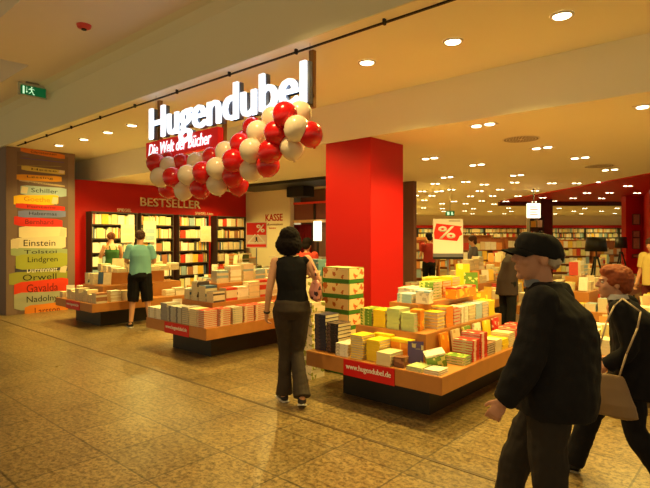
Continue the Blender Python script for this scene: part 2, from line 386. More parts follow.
# ================================================================== CEILING LIGHTS
def downlight(p, label, group=None, r=.085, twin=False, rz=0.0, name='ceiling_light'):
    t = thing(name, label, 'ceiling light', p, rz, group)
    xs = (-r * 1.25, r * 1.25) if twin else (0,)
    if twin:
        obj('housing', box(-r * 2.5, r * 2.5, -r * 1.15, r * 1.15, -.008, -.0005, bev=.003), M_RIM, t)
    for x in xs:
        bm = bmesh.new(); lathe(bm, [(r * .8, -.006), (r, -.018), (r * 1.12, -.012), (r * 1.12, -.001)], 20)
        if not twin: obj('trim_ring', bm, M_RIM, t, loc=(x, 0, 0), smooth=True)
        else: bm.free()
        bm = bmesh.new(); cyl(bm, (x, 0, -.016), r * .8, .008, 18); obj('lens', bm, M_LAMP, t)
    return t
near1 = [((367, 62), 'round recessed light right of the illuminated shop name'), ((453, 41), 'round recessed light above the man in the black cap'), ((562, 15), 'round swivel light nearest the top right corner'),
 ((132, 125), 'round recessed light just left of the illuminated shop name'), ((108, 132), 'small recessed light second to the left of the shop name'), ((59, 145), 'small recessed light above the taupe pillar'), ((84, 139), 'small recessed light between shop name and taupe pillar')]
for (px, py), lb in near1:
    downlight(at_ceil(px, py, Z1), lb)
for x in (-10.7, -9.0, -7.0, -5.1, -3.3, -1.9, -.3): spot((x, 4.5, Z1 - .03), 150, 132, col=WARM)
near2 = [((483, 124.5), 'twin recessed light left of the nearest round air vent'), ((430, 158), 'twin recessed light just right of the red pillar'), ((542, 147.5), 'twin recessed light right of the nearest round air vent'),
 ((477, 164.5), 'twin recessed light below the nearest round air vent'), ((580, 157.5), 'twin recessed light left of the second round air vent'), ((517, 175), 'twin recessed light left of the red ceiling field'),
 ((610, 169.5), 'twin recessed light beneath the second round air vent'), ((652, 105), 'twin recessed light cut by the right picture edge'), ((439, 191), 'twin recessed light above the green exit sign'), ((447, 177), 'twin recessed light high over the percent sign')]
for (px, py), lb in near2: downlight(at_ceil(px, py, Z2), lb, twin=True, r=.065)
for i, (px, py) in enumerate([(262, 187), (165, 170), (77, 187)]):
    downlight(at_ceil(px, py, Z2) , ['twin recessed light beside the black shutter box over the till', 'twin recessed light above the bestseller wall', 'twin recessed light at the left end of the bestseller wall'][i], twin=True, r=.06)
rndl = random.Random(3)
for y in (5.8, 7.2, 8.7): spot((-10.5, y, Z2 - .04), 190, 150)  # extra spots added to brighten the red wall and its shelves
for dd, pxs in ((14, (430, 540)), (18, (420, 500, 590)), (22.5, (415, 480, 550, 620)), (27, (410, 460, 520, 580, 640)), (29.5, (430, 490, 550, 610))):
    for px in pxs: spot(at_depth(px, dd, Z2 - .05), 220, 150)
for iy in range(9):
    for ix in range(9):
        dd = 12.5 + iy * 2.0 + (iy > 4) * (iy - 4) * .8; px = 410 + ix * 27 + rndl.uniform(-7, 7) + (iy % 2) * 12
        if px > 640: continue
        p = at_depth(px, dd + rndl.uniform(-.4, .4), Z2)
        if dd < 19 and px > 500 and (px - 500) / 150 > (18.6 - dd) / 8.1 * .98: p.z = Z2 - .036
        if dd > 29: continue
        downlight(p, 'small bright twin light in the deep rows of the shop ceiling', 'far ceiling lights deep in the shop', twin=True, r=.05, rz=YAW)
for x, y in ((-2.9, 5.9), (-6.2, 6.0), (-9.6, 6.0), (-11.0, 8.5), (-8.0, 9.0), (-4.6, 9.0), (-1.5, 8.2), (-1.0, 6.6), (-6, 12), (-2.5, 12)):
    spot((x, y, Z2 - .04), (190 if x > -7.5 else 100) if y < 10 else 110, 145)
for x, y, e in ((-9.5, 1.6, 8), (-3.2, 2.4, 200), (-1.4, 1.4, 60)): spot((x, y, ZM - .05), e, 120, col=(1, .72, .28))  # added mall spots with no fixture, brightening the floor before the shop
for x, y in ((-2.85, 4.7), (-6.2, 4.8), (-9.6, 4.9)): spot((x, y, Z1 - .03), 170, 62)

# round air vents
def vent(p, lb, r=.24):
    t = thing('air_vent', lb, 'air vent', p)
    bm = bmesh.new(); cyl(bm, (0, 0, -.006), r, .006, 32); obj('plate', bm, M_RIM, t)
    bm = bmesh.new()
    for k in range(5):
        n = 8 + 6 * k; rr = r * (.22 + .16 * k)
        for i in range(n):
            a = 2 * PI * i / n; cyl(bm, (rr * math.cos(a), rr * math.sin(a), -.008), .012, .003, 8)
    obj('perforation', bm, mat('dark_hole', (90, 62, 30), .7), t)
vent(at_ceil(521, 139, Z2), 'round perforated air vent nearest the shop front ceiling'); vent(at_ceil(599, 166, Z2), 'round perforated air vent further back beside the red ceiling field', .26)

# smoke detector and exit signs
dp = at_ceil(84, 25, ZM)
t = thing('smoke_detector', 'small red detector fixed on the mall ceiling', 'smoke detector', dp)
bm = bmesh.new(); lathe(bm, [(.0001, -.05), (.05, -.05), (.075, -.035), (.085, -.01), (.085, 0)], 24); obj('housing', bm, mat('detector_red', (215, 70, 60), .4), t, smooth=True)
bm = bmesh.new(); cyl(bm, (0, 0, -.062), .03, .014, 16); obj('sensor', bm, M_BLACK, t)
def run_man(t, x, y0, z0, s, m, face):
    """pictogram: a figure running, an arrow and a doorway; face 'X' or 'C'"""
    bm = bmesh.new()
    def q(pts): poly(bm, [(x, y0 + a * s, z0 + b * s) for a, b in pts])
    q([(0, 0), (.22, 0), (.22, 1), (0, 1)])                                   # door
    q([(.45, .35), (.5, .35), (.5, .95), (.45, .95)]); q([(.36, .38), (.475, .12), (.59, .38)])   # arrow
    q([(1.0, .42), (1.16, .5), (1.02, .84), (.88, .78)])                       # torso
    for k in range(1): q([(1.06 + .09 * math.cos(a * PI / 4), .95 + .09 * math.sin(a * PI / 4)) for a in range(8)])
    q([(1.0, .45), (1.1, .45), (.92, .2), (.72, .1), (.7, .18), (.86, .26)]); q([(1.06, .5), (1.18, .42), (1.3, .12), (1.44, .1), (1.42, .02), (1.22, .03)])
    q([(.88, .8), (.94, .72), (.72, .58), (.66, .66)]); q([(1.04, .82), (1.1, .74), (1.38, .62), (1.4, .7)])
    return obj('pictogram', bm, m, t)
ep = at_depth(33, 8.6)
t = thing('exit_sign', 'green running figure exit sign hanging from the mall ceiling at upper left', 'exit sign', (ep.x, ep.y, 0))
obj('casing', box(-.05, 0, -.22, .22, 3.96, 4.17, bev=.006), mat('sign_casing', (190, 190, 175), .5), t)
obj('face', box(.001, .006, -.19, .2, 3.975, 4.13), M_GREENSIGN, t); run_man(t, .009, -.16, 3.985, .13 / 1.0, M_PALEGREEN, 'X').scale = (1, 1, 1)
obj('bracket', box(-.04, -.01, -.1, .1, 4.17, ZM), M_GREY, t)
ep = at_depth(450, 13, 0)
t = thing('exit_sign', 'tiny green exit sign hanging deep inside the shop above the percent sign', 'exit sign', (ep.x, ep.y, 0), YAW)
obj('face', box(-.11, .11, -.02, .02, 2.14, 2.26, bev=.004), M_GREENSIGN, t)
bm = bmesh.new(); poly(bm, [(-.08, -.025, 2.16), (-.02, -.025, 2.16), (-.02, -.025, 2.24), (-.08, -.025, 2.24)]); poly(bm, [(.02, -.025, 2.16), (.08, -.025, 2.16), (.06, -.025, 2.24), (.03, -.025, 2.24)]); obj('pictogram', bm, M_PALEGREEN, t)
bm = bmesh.new(); rod(bm, (0, 0, 2.26), (0, 0, Z2), .006); obj('hanger', bm, M_GREY, t)
sp_ = at_depth(533.5, 14)
t = thing('hanging_sign', 'small illuminated white sign hanging beside the dark brown post', 'sign', (sp_.x, sp_.y, 0), YAW)
obj('face', box(-.18, .18, -.04, .04, 2.12, 2.52, bev=.01), mat('lit_sign_face', (255, 240, 215), .5, emit=1.4, var=0), t)
bm = bmesh.new()
for k in range(4): poly(bm, [(-.12, -.045, 2.2 + k * .07), (.1 - .03 * (k % 2), -.045, 2.2 + k * .07), (.1 - .03 * (k % 2), -.045, 2.22 + k * .07), (-.12, -.045, 2.22 + k * .07)])
obj('print', bm, mat('orange_print', (220, 120, 60), .6), t)
bm = bmesh.new(); rod(bm, (0, 0, 2.52), (0, 0, Z2), .015); obj('hanger', bm, M_BLACK, t)

# ================================================================== BESTSELLER WALL
XW = -12.0
t = thing('wall_lettering', 'raised white word on the red wall above the book shelves', 'lettering', (XW, 0, 0))
pz = on_x(140, 201, XW); pe = on_x(194, 203, XW)
text('letters', 'BESTSELLER', mat('cream_letters', (235, 215, 180), .5), t, (.005, pz.y, 2.38), RX, w=pe.y - pz.y + .2, h=.22, ext=.02, off=.01)
for (xa, s, lb) in ((117, 'SPIEGEL', 'small cream caption on the red wall over the left shelves'), (195, 'SPIEGEL-Liste', 'small cream caption on the red wall over the right shelves')):
    p = on_x(xa, 209, XW); u = thing('wall_lettering', lb, 'lettering', (XW, 0, 0)); text('letters', s, MATS['cream_letters'], u, (.005, p.y, 2.22), RX, h=.075, ext=.008)
BOOKC = [(230, 210, 172), (195, 60, 40), (235, 190, 70), (70, 95, 130), (105, 125, 80), (242, 234, 218), (165, 110, 75), (80, 70, 70), (225, 150, 80), (150, 175, 185), (175, 55, 50), (220, 215, 150)]
BM = [mat('spine_paper_%d' % i, c, .5, .4, var=.15, vs=20) for i, c in enumerate(BOOKC)] + [M_PAPER]
def shelf_unit(name, label, loc, rz, w, zs, top, dep=.3, group=None):
    t = thing(name, label, 'bookshelf', loc, rz, group)
    obj('back_panel', box(-w/2, w/2, -.02, 0, 0, top), M_BACKP, t)
    for x in (-w/2, w/2 - .02): obj('side_panel', box(x, x + .02, -dep, -.02, 0, top), M_SHELF, t)
    for z in list(zs) + [top - .03]: obj('shelf', box(-w/2 + .02, w/2 - .02, -dep, -.02, z, z + .03), M_SHELF, t)
    return t
rs = random.Random(11)
def row_books(bm, M, x0, x1, z, hmax, dep=.3, faceout=.25):
    x = x0
    while x < x1 - .03:
        if rs.random() < faceout and x < x1 - .18:
            w = rs.uniform(.12, .16); h = rs.uniform(.2, .24); n = rs.randint(1, 3)
            bx(bm, x, x + w, -dep + .02, -dep + .05 + .03 * n, z, z + h, rs.choice([0, 5, 0, 5, 9, 2, 6, 1, 11]), M); x += w + .01
        else:
            w = rs.uniform(.018, .045); h = hmax * rs.uniform(.72, .98)
            bx(bm, x, x + w, -dep + .05, -dep + .19, z, z + h, rs.choice([0, 0, 0, 5, 5, 5, 0, 5, 1, 2, 3, 4, 6, 7, 8, 9, 11]), M); x += w + .002
sb = bmesh.new()
units = [(85, 132), (134, 168), (172, 203), (210, 240)]
us = [('left end', 0), ('second from left', 1), ('third from left', 2), ('right end', 3)]
for (a, b_), (wd, k) in zip(units, us):
    ya, yb = on_x(a, 240, XW).y, on_x(b_, 240, XW).y; w = yb - ya - .04
    zs = [.25, .57, .89, 1.21, 1.54, 1.87]
    shelf_unit('bookshelf', 'dark wall bookshelf, %s one under the white wall word' % wd, (XW + .001, (ya + yb) / 2, 0), PI / 2, w, zs, 2.19, group='dark bookshelves on the red wall')
    M = Matrix.Translation((XW, (ya + yb) / 2, 0)) @ Matrix.Rotation(PI / 2, 4, 'Z')
    for z in zs:
        row_books(sb, M, -w/2 + .03, w/2 - .03 - (.38 if z > 1.0 and k in (0, 3) and False else 0), z + .0305, .27, faceout=.3)
tag(obj('shelf_books', sb, BM), 'many paperbacks standing in rows on the shelves of the red wall', 'books', kind='stuff')
def display_panel(name, label, p, w, h, m, frame):
    pass
# larger face-out books between the shelf units
for k, (px, lb) in enumerate(((128, 'large pale face-out book display left of the man in turquoise'), (150, 'large grey poster displayed right of the man in turquoise'), (206, 'large pale face-out book display near the right shelf end'))):
    y = on_x(px, 232, XW + .34).y
    t = thing('display_board', lb, 'display', (XW + .32, y, 0))
    obj('board', box(0, .012, -.17, .17, 1.47, 1.9 if k != 1 else 2.0), mat('display_white', (225, 212, 185), .5), t)
    bm = bmesh.new()
    for q in range(2): bx(bm, .012, .016, -.13, .13, 1.52 + .17 * q, 1.52 + .17 * q + .12)
    obj('print', bm, BM[9 if k == 1 else 0], t)

# ================================================================== TILL WALL
t = thing('wall_lettering', 'red word for the till on the cream wall', 'lettering', (0, 10.0, 0))
p = on_y(265, 219, 9.97); q = on_y(282, 219, 9.97)
text('letters', 'KASSE', M_RED, t, (p.x, -.005, 2.06), RF, w=q.x - p.x, h=.2, ext=.01, off=.01)
text('letters', 'Information', mat('brown_print', (120, 60, 30), .6), t, (p.x, -.005, 1.93), RF, w=q.x - p.x, h=.07, ext=.006)
text('letters', 'Service', M_RED, t, (p.x + .14, -.005, 1.83), RF, w=.3, h=.06, ext=.006)
# black shutter box and duct beneath the ceiling
t = thing('shutter_box', 'black box hanging beneath the ceiling over the till opening', 'shutter box', (0, 0, 0))
bm = bmesh.new(); bx(bm, -10.9, -6.5, 8.3, 9.4, Z2 - .07, Z2 - .002, bev=.01); obj('duct', bm, M_BLACK, t)
a = on_y(292, 195, 9.2); b_ = on_y(309, 195, 9.2)
obj('box', box(a.x, b_.x, 9.0, 9.4, Z2 - .32, Z2 - .07, bev=.01), M_BLACK, t)
# till area behind: curtain, shelf boards, lit panel
a = on_y(291, 225, 10.35); b_ = on_y(312, 225, 10.35)
bm = bmesh.new(); n = 28; top_ = []; bo = []
for i in range(n + 1):
    x = a.x + (b_.x - a.x) * i / n; y = 10.33 + .03 * math.sin(i * 1.7); top_.append(bm.verts.new((x, y, 1.95))); bo.append(bm.verts.new((x, y, .002)))
for i in range(n): bm.faces.new((bo[i], bo[i+1], top_[i+1], top_[i]))
bmesh.ops.solidify(bm, geom=list(bm.faces), thickness=.01)
tag(obj('curtain', bm, mat('dark_red_curtain', (165, 18, 20), .7)), 'dark red curtain closing the opening right of the till wall', 'curtain')
t = thing('till_canopy', 'brown panelled canopy with a red edge above the curtain', 'canopy', (0, 0, 0))
c_ = on_y(340, 205, 10.2)
obj('panel', box(a.x, c_.x + .4, 10.16, 10.26, 2.02, 2.5), mat('brown_canopy', (130, 70, 55), .5), t)
obj('edge', box(a.x, c_.x + .4, 10.12, 10.28, 2.5, 2.56), mat('red_edge', (230, 60, 30), .5), t)
for x in (a.x + .1, (a.x + c_.x) / 2 + .1, c_.x): obj('rib', box(x, x + .06, 10.13, 10.16, 2.07, 2.5), M_BLACK, t)
obj('rail', box(a.x, c_.x + .4, 10.1, 10.15, 1.99, 2.07), mat('cream_rail', (215, 170, 120), .5), t)
li = on_y(316.5, 235, 9.95)
t = thing('wall_lamp', 'bright upright lit panel behind the counter left of the red pillar', 'lamp', (li.x, 9.95, 0))
obj('panel', box(-.12, .12, 0, .08, 1.5, 2.02, bev=.01), mat('lit_panel', (255, 244, 190), .5, emit=2.2, var=0), t); obj('post', box(-.03, .03, .03, .06, 0, 1.5), M_BLACK, t)
bm = bmesh.new(); bx(bm, -10.0, -8.2, 9.2, 9.65, 0, 1.05); bx(bm, -10.05, -8.15, 9.15, 9.7, 1.05, 1.1)
tag(obj('sales_counter', bm, mat('counter_white', (215, 200, 175), .5)), 'pale sales counter standing before the red curtain', 'counter')

# ================================================================== FAR BACK WALL SHELVES
fb = bmesh.new(); MB = Matrix.Translation((bw.x, bw.y, 0)) @ Matrix.Rotation(YAW, 4, 'Z')
for k in range(11):
    x = -1.0 + k * 2.05
    p = MB @ Vector((x + 1, -.33 + .3, 0))
    lb = ['leftmost', 'second from left', 'third from left', 'fourth from left', 'fifth from left', 'sixth from left', 'seventh from left', 'eighth from left', 'ninth from left', 'tenth from left', 'rightmost'][k]
    shelf_unit('bookshelf', 'tall full bookshelf on the far back wall, %s in its row' % lb, (p.x, p.y, 0), YAW, 2.0, [.2, .55, .9, 1.25, 1.55, 1.85], 2.15, group='bookshelves along the far back wall')
    Mk = MB @ Matrix.Translation((x + 1, -.03, 0))
    for z in (.9, 1.25, 1.55, 1.85): row_books(fb, Mk, -.97, .97, z + .031, .26, faceout=.2)
tag(obj('shelf_books', fb, BM), 'countless small book spines filling the shelves of the far back wall', 'books', kind='stuff')
t = thing('bookshelf', 'narrow dark shelf tower attached left of the dark brown post', 'bookshelf', (at_depth(533.5, 17.6).x, at_depth(533.5, 17.6).y, 0), YAW)
obj('back_panel', box(-.24, .24, -.02, 0, 0, 2.3), M_BACKP, t)
for x in (-.24, .22): obj('side_panel', box(x, x + .02, -.3, -.02, 0, 2.3), M_SHELF, t)
for z in (.3, .7, 1.1, 1.5, 1.9, 2.27): obj('shelf', box(-.22, .22, -.3, -.02, z, z + .03), M_SHELF, t)
tb = bmesh.new(); Mt = Matrix.Translation((at_depth(533.5, 17.6).x, at_depth(533.5, 17.6).y, 0)) @ Matrix.Rotation(YAW, 4, 'Z')
for z in (1.1, 1.5, 1.9): row_books(tb, Mt, -.2, .2, z + .031, .3)
tag(obj('shelf_books', tb, BM), 'dark book spines standing in the narrow shelf tower', 'books', kind='stuff')

# framed pictures on the red wall
for k, (z, h) in enumerate(((1.98, .34), (1.58, .22), (1.22, .36), (.95, .12))):
    p = at_depth(636, 15.97)
    t = thing('framed_picture', ['top', 'second', 'third', 'lowest'][k] + ' small framed picture in the column on the red wall', 'picture', (p.x, p.y, z), YAW, 'framed pictures on the red wall')
    bm = bmesh.new()
    for b4 in ((-.12, .12, h - .02, h), (-.12, .12, 0, .02), (-.12, -.1, .02, h - .02), (.1, .12, .02, h - .02)): bx(bm, b4[0], b4[1], -.03, 0, b4[2], b4[3])
    obj('frame', bm, mat('dark_frame', (90, 60, 55), .5), t)
    obj('print', box(-.1, .1, -.012, -.004, .02, h - .02), mat('frame_print', (190, 150, 130), .6, var=.5, vs=14), t)

# tripod floor lamps
def tripod(px, d, lb, s=1.0, w=.2):
    p = at_depth(px, d); t = thing('floor_lamp', lb, 'floor lamp', (p.x, p.y, 0), 0)
    t.scale = (s, s, s)
    bm = bmesh.new(); lathe(bm, [(w * .98, 1.32), (w, 1.32), (w * .86, 1.60), (w * .84, 1.60), (w * .98, 1.32)], 28); obj('lamp_shade', bm, M_BLACK, t, smooth=True)
    bm = bmesh.new(); rod(bm, (0, 0, 1.2), (0, 0, 1.56), .012); cyl(bm, (0, 0, 1.17), .05, .05); obj('socket', bm, M_BLACK, t)
    for k in range(3):
        a = k * 2 * PI / 3 + .5; bm = bmesh.new(); rod(bm, (.03 * math.cos(a), .03 * math.sin(a), 1.2), (.32 * math.cos(a), .32 * math.sin(a), 0), .018); obj('leg', bm, M_BLACK, t)
tripod(596, 10, 'black floor lamp on a tripod, the larger one near the old man')
tripod(621, 13.2, 'black floor lamp on a tripod, the smaller one further back', 1.0, .15)

# ================================================================== BOOK TABLES
def table(X0, X1, Y0, Y1, label, plate=True, tiers=(1, 1)):
    t = thing('book_table', label, 'display table', ((X0 + X1) / 2, (Y0 + Y1) / 2, 0))
    w, l = (X1 - X0) / 2, (Y1 - Y0) / 2
    obj('plinth', box(-w + .27, w - .27, -l + .27, l - .27, 0, .29), M_DARK, t)
    bm = bmesh.new(); bx(bm, -w, w, -l, l, .29, .44, bev=.004); obj('tray', bm, M_WOOD, t)
    if tiers[0]: obj('riser', box(-w + .36, w - .36, -l + .36, l - .36, .44, .70, bev=.003), M_WOOD, t)
    if tiers[1]: obj('riser', box(-w + .6, w - .6, -l + .62, l - .6, .70, .93, bev=.003), M_WOOD, t)
    if plate:
        p = obj('sign_plate', box(-w + .5, -w + 1.08, -l - .008, -l - .001, .285, .435), mat('red_plate', (205, 16, 18), .4, var=.02), t)
        text('lettering', 'www.hugendubel.de', M_WPRINT, p, (-w + .53, -l - .0085, .335), RF, w=.51, h=.065, ext=.001, off=.0, bold=.004)
    return t
T1 = (-3.60, -2.06, 3.79, 6.25); T2 = (-6.84, -5.38, 3.84, 6.3); T3 = (-10.4, -8.83, 3.95, 6.3)
table(*T1, 'wooden book table on a dark plinth nearest the camera')
table(*T2, 'wooden book table between the walking woman and the man in turquoise')
table(*T3, 'wooden book table beside the tall book poster')

CC = {'yellow': ((240, 205, 40), (250, 235, 120)), 'orange': ((235, 140, 30), (250, 200, 60)), 'red': ((205, 40, 25), (240, 200, 170)), 'white': ((238, 230, 210), (200, 190, 170)),
      'cream': ((232, 212, 165), (205, 170, 110)), 'dark blue': ((42, 40, 70), (90, 70, 80)), 'purple': ((80, 62, 110), (190, 170, 120)), 'green': ((110, 150, 50), (225, 225, 120)),
      'pale green': ((190, 205, 140), (240, 240, 200)), 'light blue': ((165, 195, 215), (235, 235, 225)), 'brown': ((120, 75, 50), (170, 120, 80)), 'black': ((40, 34, 36), (120, 90, 80)),
      'grey': ((150, 145, 145), (215, 210, 205)), 'pink': ((225, 130, 110), (245, 200, 180)), 'silver': ((185, 180, 170), (110, 105, 110))}
CM = {k: cover_mat('cover_' + k.replace(' ', '_'), a, b_, i % 4) for i, (k, (a, b_)) in enumerate(CC.items())}
cacheB = {}
def book_meshes(w, d, h, col):
    key = (w, d, h, col)
    if key in cacheB: return cacheB[key]
    b = min(.0035, h * .14)
    bm = bmesh.new(); bx(bm, -w/2, w/2, -d/2, d/2, 0, b); bx(bm, -w/2, w/2, -d/2, d/2, h - b, h); bx(bm, -w/2, -w/2 + b, -d/2, d/2, b, h - b)
    me1 = bpy.data.meshes.new('book'); bm.to_mesh(me1); bm.free(); me1.materials.append(CM[col])
    bm = bmesh.new(); bx(bm, -w/2 + b, w/2 - .004, -d/2 + .003, d/2 - .003, b, h - b)
    me2 = bpy.data.meshes.new('pages'); bm.to_mesh(me2); bm.free(); me2.materials.append(M_PAPER)
    cacheB[key] = (me1, me2); return me1, me2
ORD = ['topmost', 'second from top', 'third from top', 'fourth from top', 'fifth from top', 'sixth from top', 'seventh from top', 'eighth from top', 'ninth from top', 'tenth from top', 'eleventh from top', 'twelfth from top', 'thirteenth from top', 'fourteenth from top', 'fifteenth from top', 'sixteenth from top']
NB = 0
rb = random.Random(5)
def put_book(loc, rot, w, d, h, col, label, group):
    global NB
    m1, m2 = book_meshes(w, d, h, col)
    o = bpy.data.objects.new('book', m1); COL.objects.link(o); o.location = loc; o.rotation_euler = rot
    c = bpy.data.objects.new('pages', m2); COL.objects.link(c); c.parent = o
    tag(o, label, 'book', group); NB += 1; return o
def pile(x, y, z, n, th, col, rz, where, group, w=.135, d=.205):
    """n books lying flat; rz turns the spine (0: spine to -X)"""
    for i in range(n):
        put_book((x + rb.uniform(-.003, .003), y + rb.uniform(-.003, .003), z + i * (th + .0006) + .0006), (0, 0, rz + rb.uniform(-.035, .035)), w, d, th, col,
                 '%s book, %s, %s' % (col, ORD[n - 1 - i], where), group)
    return z + n * (th + .0006)
num = ['first', 'second', 'third', 'fourth', 'fifth', 'sixth', 'seventh', 'eighth', 'ninth', 'tenth', 'eleventh', 'twelfth', 'thirteenth']
H2 = PI / 2
# ---- nearest table, front edge (left to right)
G1 = 'books piled on the nearest table'
fr = [(-3.50, 4.00, 10, .036, 'dark blue', H2, .15, .21), (-3.335, 4.00, 8, .036, 'black', H2, .15, .21), (-3.165, 3.94, 4, .03, 'white', H2, .155, .22), (-2.985, 3.94, 10, .022, 'yellow', 0, .145, .2),
      (-2.82, 3.98, 8, .024, 'yellow', H2, .15, .205), (-2.655, 3.91, 4, .028, 'cream', H2, .15, .21), (-2.345, 3.90, 2, .018, 'pale green', 0, .15, .17), (-2.175, 3.905, 2, .018, 'white', 0, .14, .17)]
for k, (x, y, n, th, c, rz, w, d) in enumerate(fr):
    if abs(math.sin(rz)) > .5: w_, d_ = .21, w
    else: w_, d_ = w, d
    pile(x, y, .4405, n, th, c, rz, '%s pile along the nearest table\'s front edge' % num[k], G1, w_, d_)
# standing behind them
tag_h = 'nearest table'
# ---- right edge, front to back
re_ = ['green', 'red', 'red', 'brown', 'cream', 'yellow', 'cream', 'red', 'red', 'white', 'orange']
for k in range(10):
    y = 4.34 + k * .175; n = [3, 8, 9, 5, 6, 4, 7, 7, 6, 5, 5][k]
    pile(-2.20, y, .4405, n, [.024, .024, .026, .022, .02, .025, .02, .024, .03, .03, .03][k], re_[k], PI if k % 3 else 0, '%s pile along the nearest table\'s right edge' % num[k], G1, .2, .15)
# ---- second tier: front row and right row
t2 = ['green', 'yellow', 'pale green', 'pale green']
for k in range(4):
    pile(-3.13 + k * .165, 4.28, .7005, [6, 6, 7, 6][k], .028, t2[k], H2, '%s pile on front side of nearest table\'s middle tier' % num[k], G1, .2, .145)
t2r = ['yellow', 'orange', 'red', 'white', 'cream', 'light blue', 'silver', 'yellow', 'orange']
for k in range(8):
    pile(-2.535, 4.50 + k * .17, .7005, [5, 6, 5, 5, 5, 5, 5, 5][k], .033, t2r[k], PI if k % 2 else 0, '%s pile on right side of nearest table\'s middle tier' % num[k], G1, .17, .145)
for k in range(5):
    pile(-3.135, 4.62 + k * .2, .7005, 4, .026, ['cream', 'grey', 'white', 'orange', 'yellow'][k], 0, '%s pile on left side of nearest table\'s middle tier' % num[k], G1, .16, .15)
# ---- top tier
t3 = ['light blue', 'white', 'green', 'orange', 'yellow']
for k in range(5):
    pile(-2.83, 4.53 + k * .215, .9305, [3, 4, 6, 6, 7][k], .03, t3[k], H2, '%s pile on the top tier of the nearest table' % num[k], G1, .2, .17)
def stand_book(x, y, z, w, h, th, col, rz, label, lean=-.22, group=G1):
    o = put_book((x, y, z + .003), (0, 0, 0), w, h, th, col, label, group)
    o.rotation_euler = (H2 + lean, 0, rz); return o
def sb_at(x, y, z, w, h, th, col, rz, label, lean=-.2):
    o = stand_book(x, y, z + h / 2 * math.cos(lean) + .006, w, h, th, col, rz, label, lean); return o
sb_at(-2.46, 4.04, .44, .14, .2, .02, 'purple', .5, 'purple book standing upright near the front corner of the nearest table')
sb_at(-2.62, 5.74, .70, .17, .25, .03, 'orange', .6, 'orange book standing at the back of the nearest table')
sb_at(-2.72, 5.70, .93, .16, .24, .03, 'green', .6, 'tall green book standing on the top tier of the nearest table', -.1)
sb_at(-2.80, 5.66, 1.0, .16, .27, .03, 'yellow', .6, 'tall yellow book standing on the top tier of the nearest table', -.1)
def carton(name, x, y, z, w, d, h, rz, m, label, cat='box', group=None, lidm=None, rot=None):
    t = thing(name, label, cat, (x, y, z), rz, group)
    obj('carton', box(-w/2, w/2, -d/2, d/2, 0, h * .86, bev=.003), m, t)
    obj('lid', box(-w/2 - .002, w/2 + .002, -d/2 - .002, d/2 + .002, h * .86, h, bev=.003), lidm or m, t)
    if rot: t.rotation_euler = rot
    return t
for k in range(6):
    c = ['orange', 'cream', 'green', 'white', 'yellow', 'red'][k]
    sb_at(-2.385, 4.42 + k * .24, .44, .16, .235, .02, c, H2, '%s book leaning on the lower riser, %s along its right side' % (c, num[k]), -.12)
carton('gift_box', -2.52, 3.89, .441, .1, .1, .09, .1, CM['brown'], 'small brown box on the front edge of the nearest table')
carton('gift_box', -2.27, 4.08, .455, .17, .13, .13, .6, CM['green'], 'tilted green box with white lid at the corner of the nearest table', lidm=CM['white'], rot=(.18, -.22, .7))
carton('gift_box', -2.64, 4.105, .4405, .22, .1, .2, 0, CM['orange'], 'orange patterned box against the lower riser of the nearest table', lidm=CM['yellow'])
carton('gift_box', -2.86, 4.12, .4405, .2, .08, .22, 0, CM['yellow'], 'yellow box against the lower riser behind the yellow books', lidm=CM['yellow'])
carton('gift_box', -2.60, 4.30, .7005, .1, .12, .2, .2, CM['orange'], 'upright orange box at the corner of the second tier')
carton('gift_box', -2.655, 4.53, .931, .14, .12, .13, .15, CM['white'], 'white box with pale lid standing on the top tier', lidm=CM['light blue'])
carton('gift_box', -2.64, 5.30, .931, .12, .5, .12, 0, CM['orange'], 'long orange box with a red lid on the top tier', lidm=CM['red'])
carton('gift_box', -3.02, 4.86, .931, .14, .3, .12, 0, CM['light blue'], 'light blue box lying on the left of the top tier', lidm=CM['white'])
carton('gift_box', -3.03, 5.35, .931, .13, .26, .2, 0, CM['yellow'], 'tall yellow box on the left of the top tier', lidm=CM['yellow'])

# ---- middle table
G2 = 'books piled on the middle table'
f2 = [('white', 5, .03), ('white', 5, .03), ('grey', 9, .026), ('silver', 8, .026), ('silver', 8, .026), ('grey', 9, .025), ('cream', 8, .027), ('red', 9, .024)]
for k, (c, n, th) in enumerate(f2):
    pile(-6.74 + k * .173, 3.96, .4405, n, th, c, H2 + (PI if k > 4 else 0), '%s pile along the middle table\'s front edge' % num[k], G2, .21, .16)
for k in range(6):
    pile(-5.50, 4.16 + k * .2, .4405, 8, .027, ['red', 'silver', 'red', 'red', 'cream', 'red'][k], 0, '%s pile along the middle table\'s right edge' % num[k], G2, .2, .165)

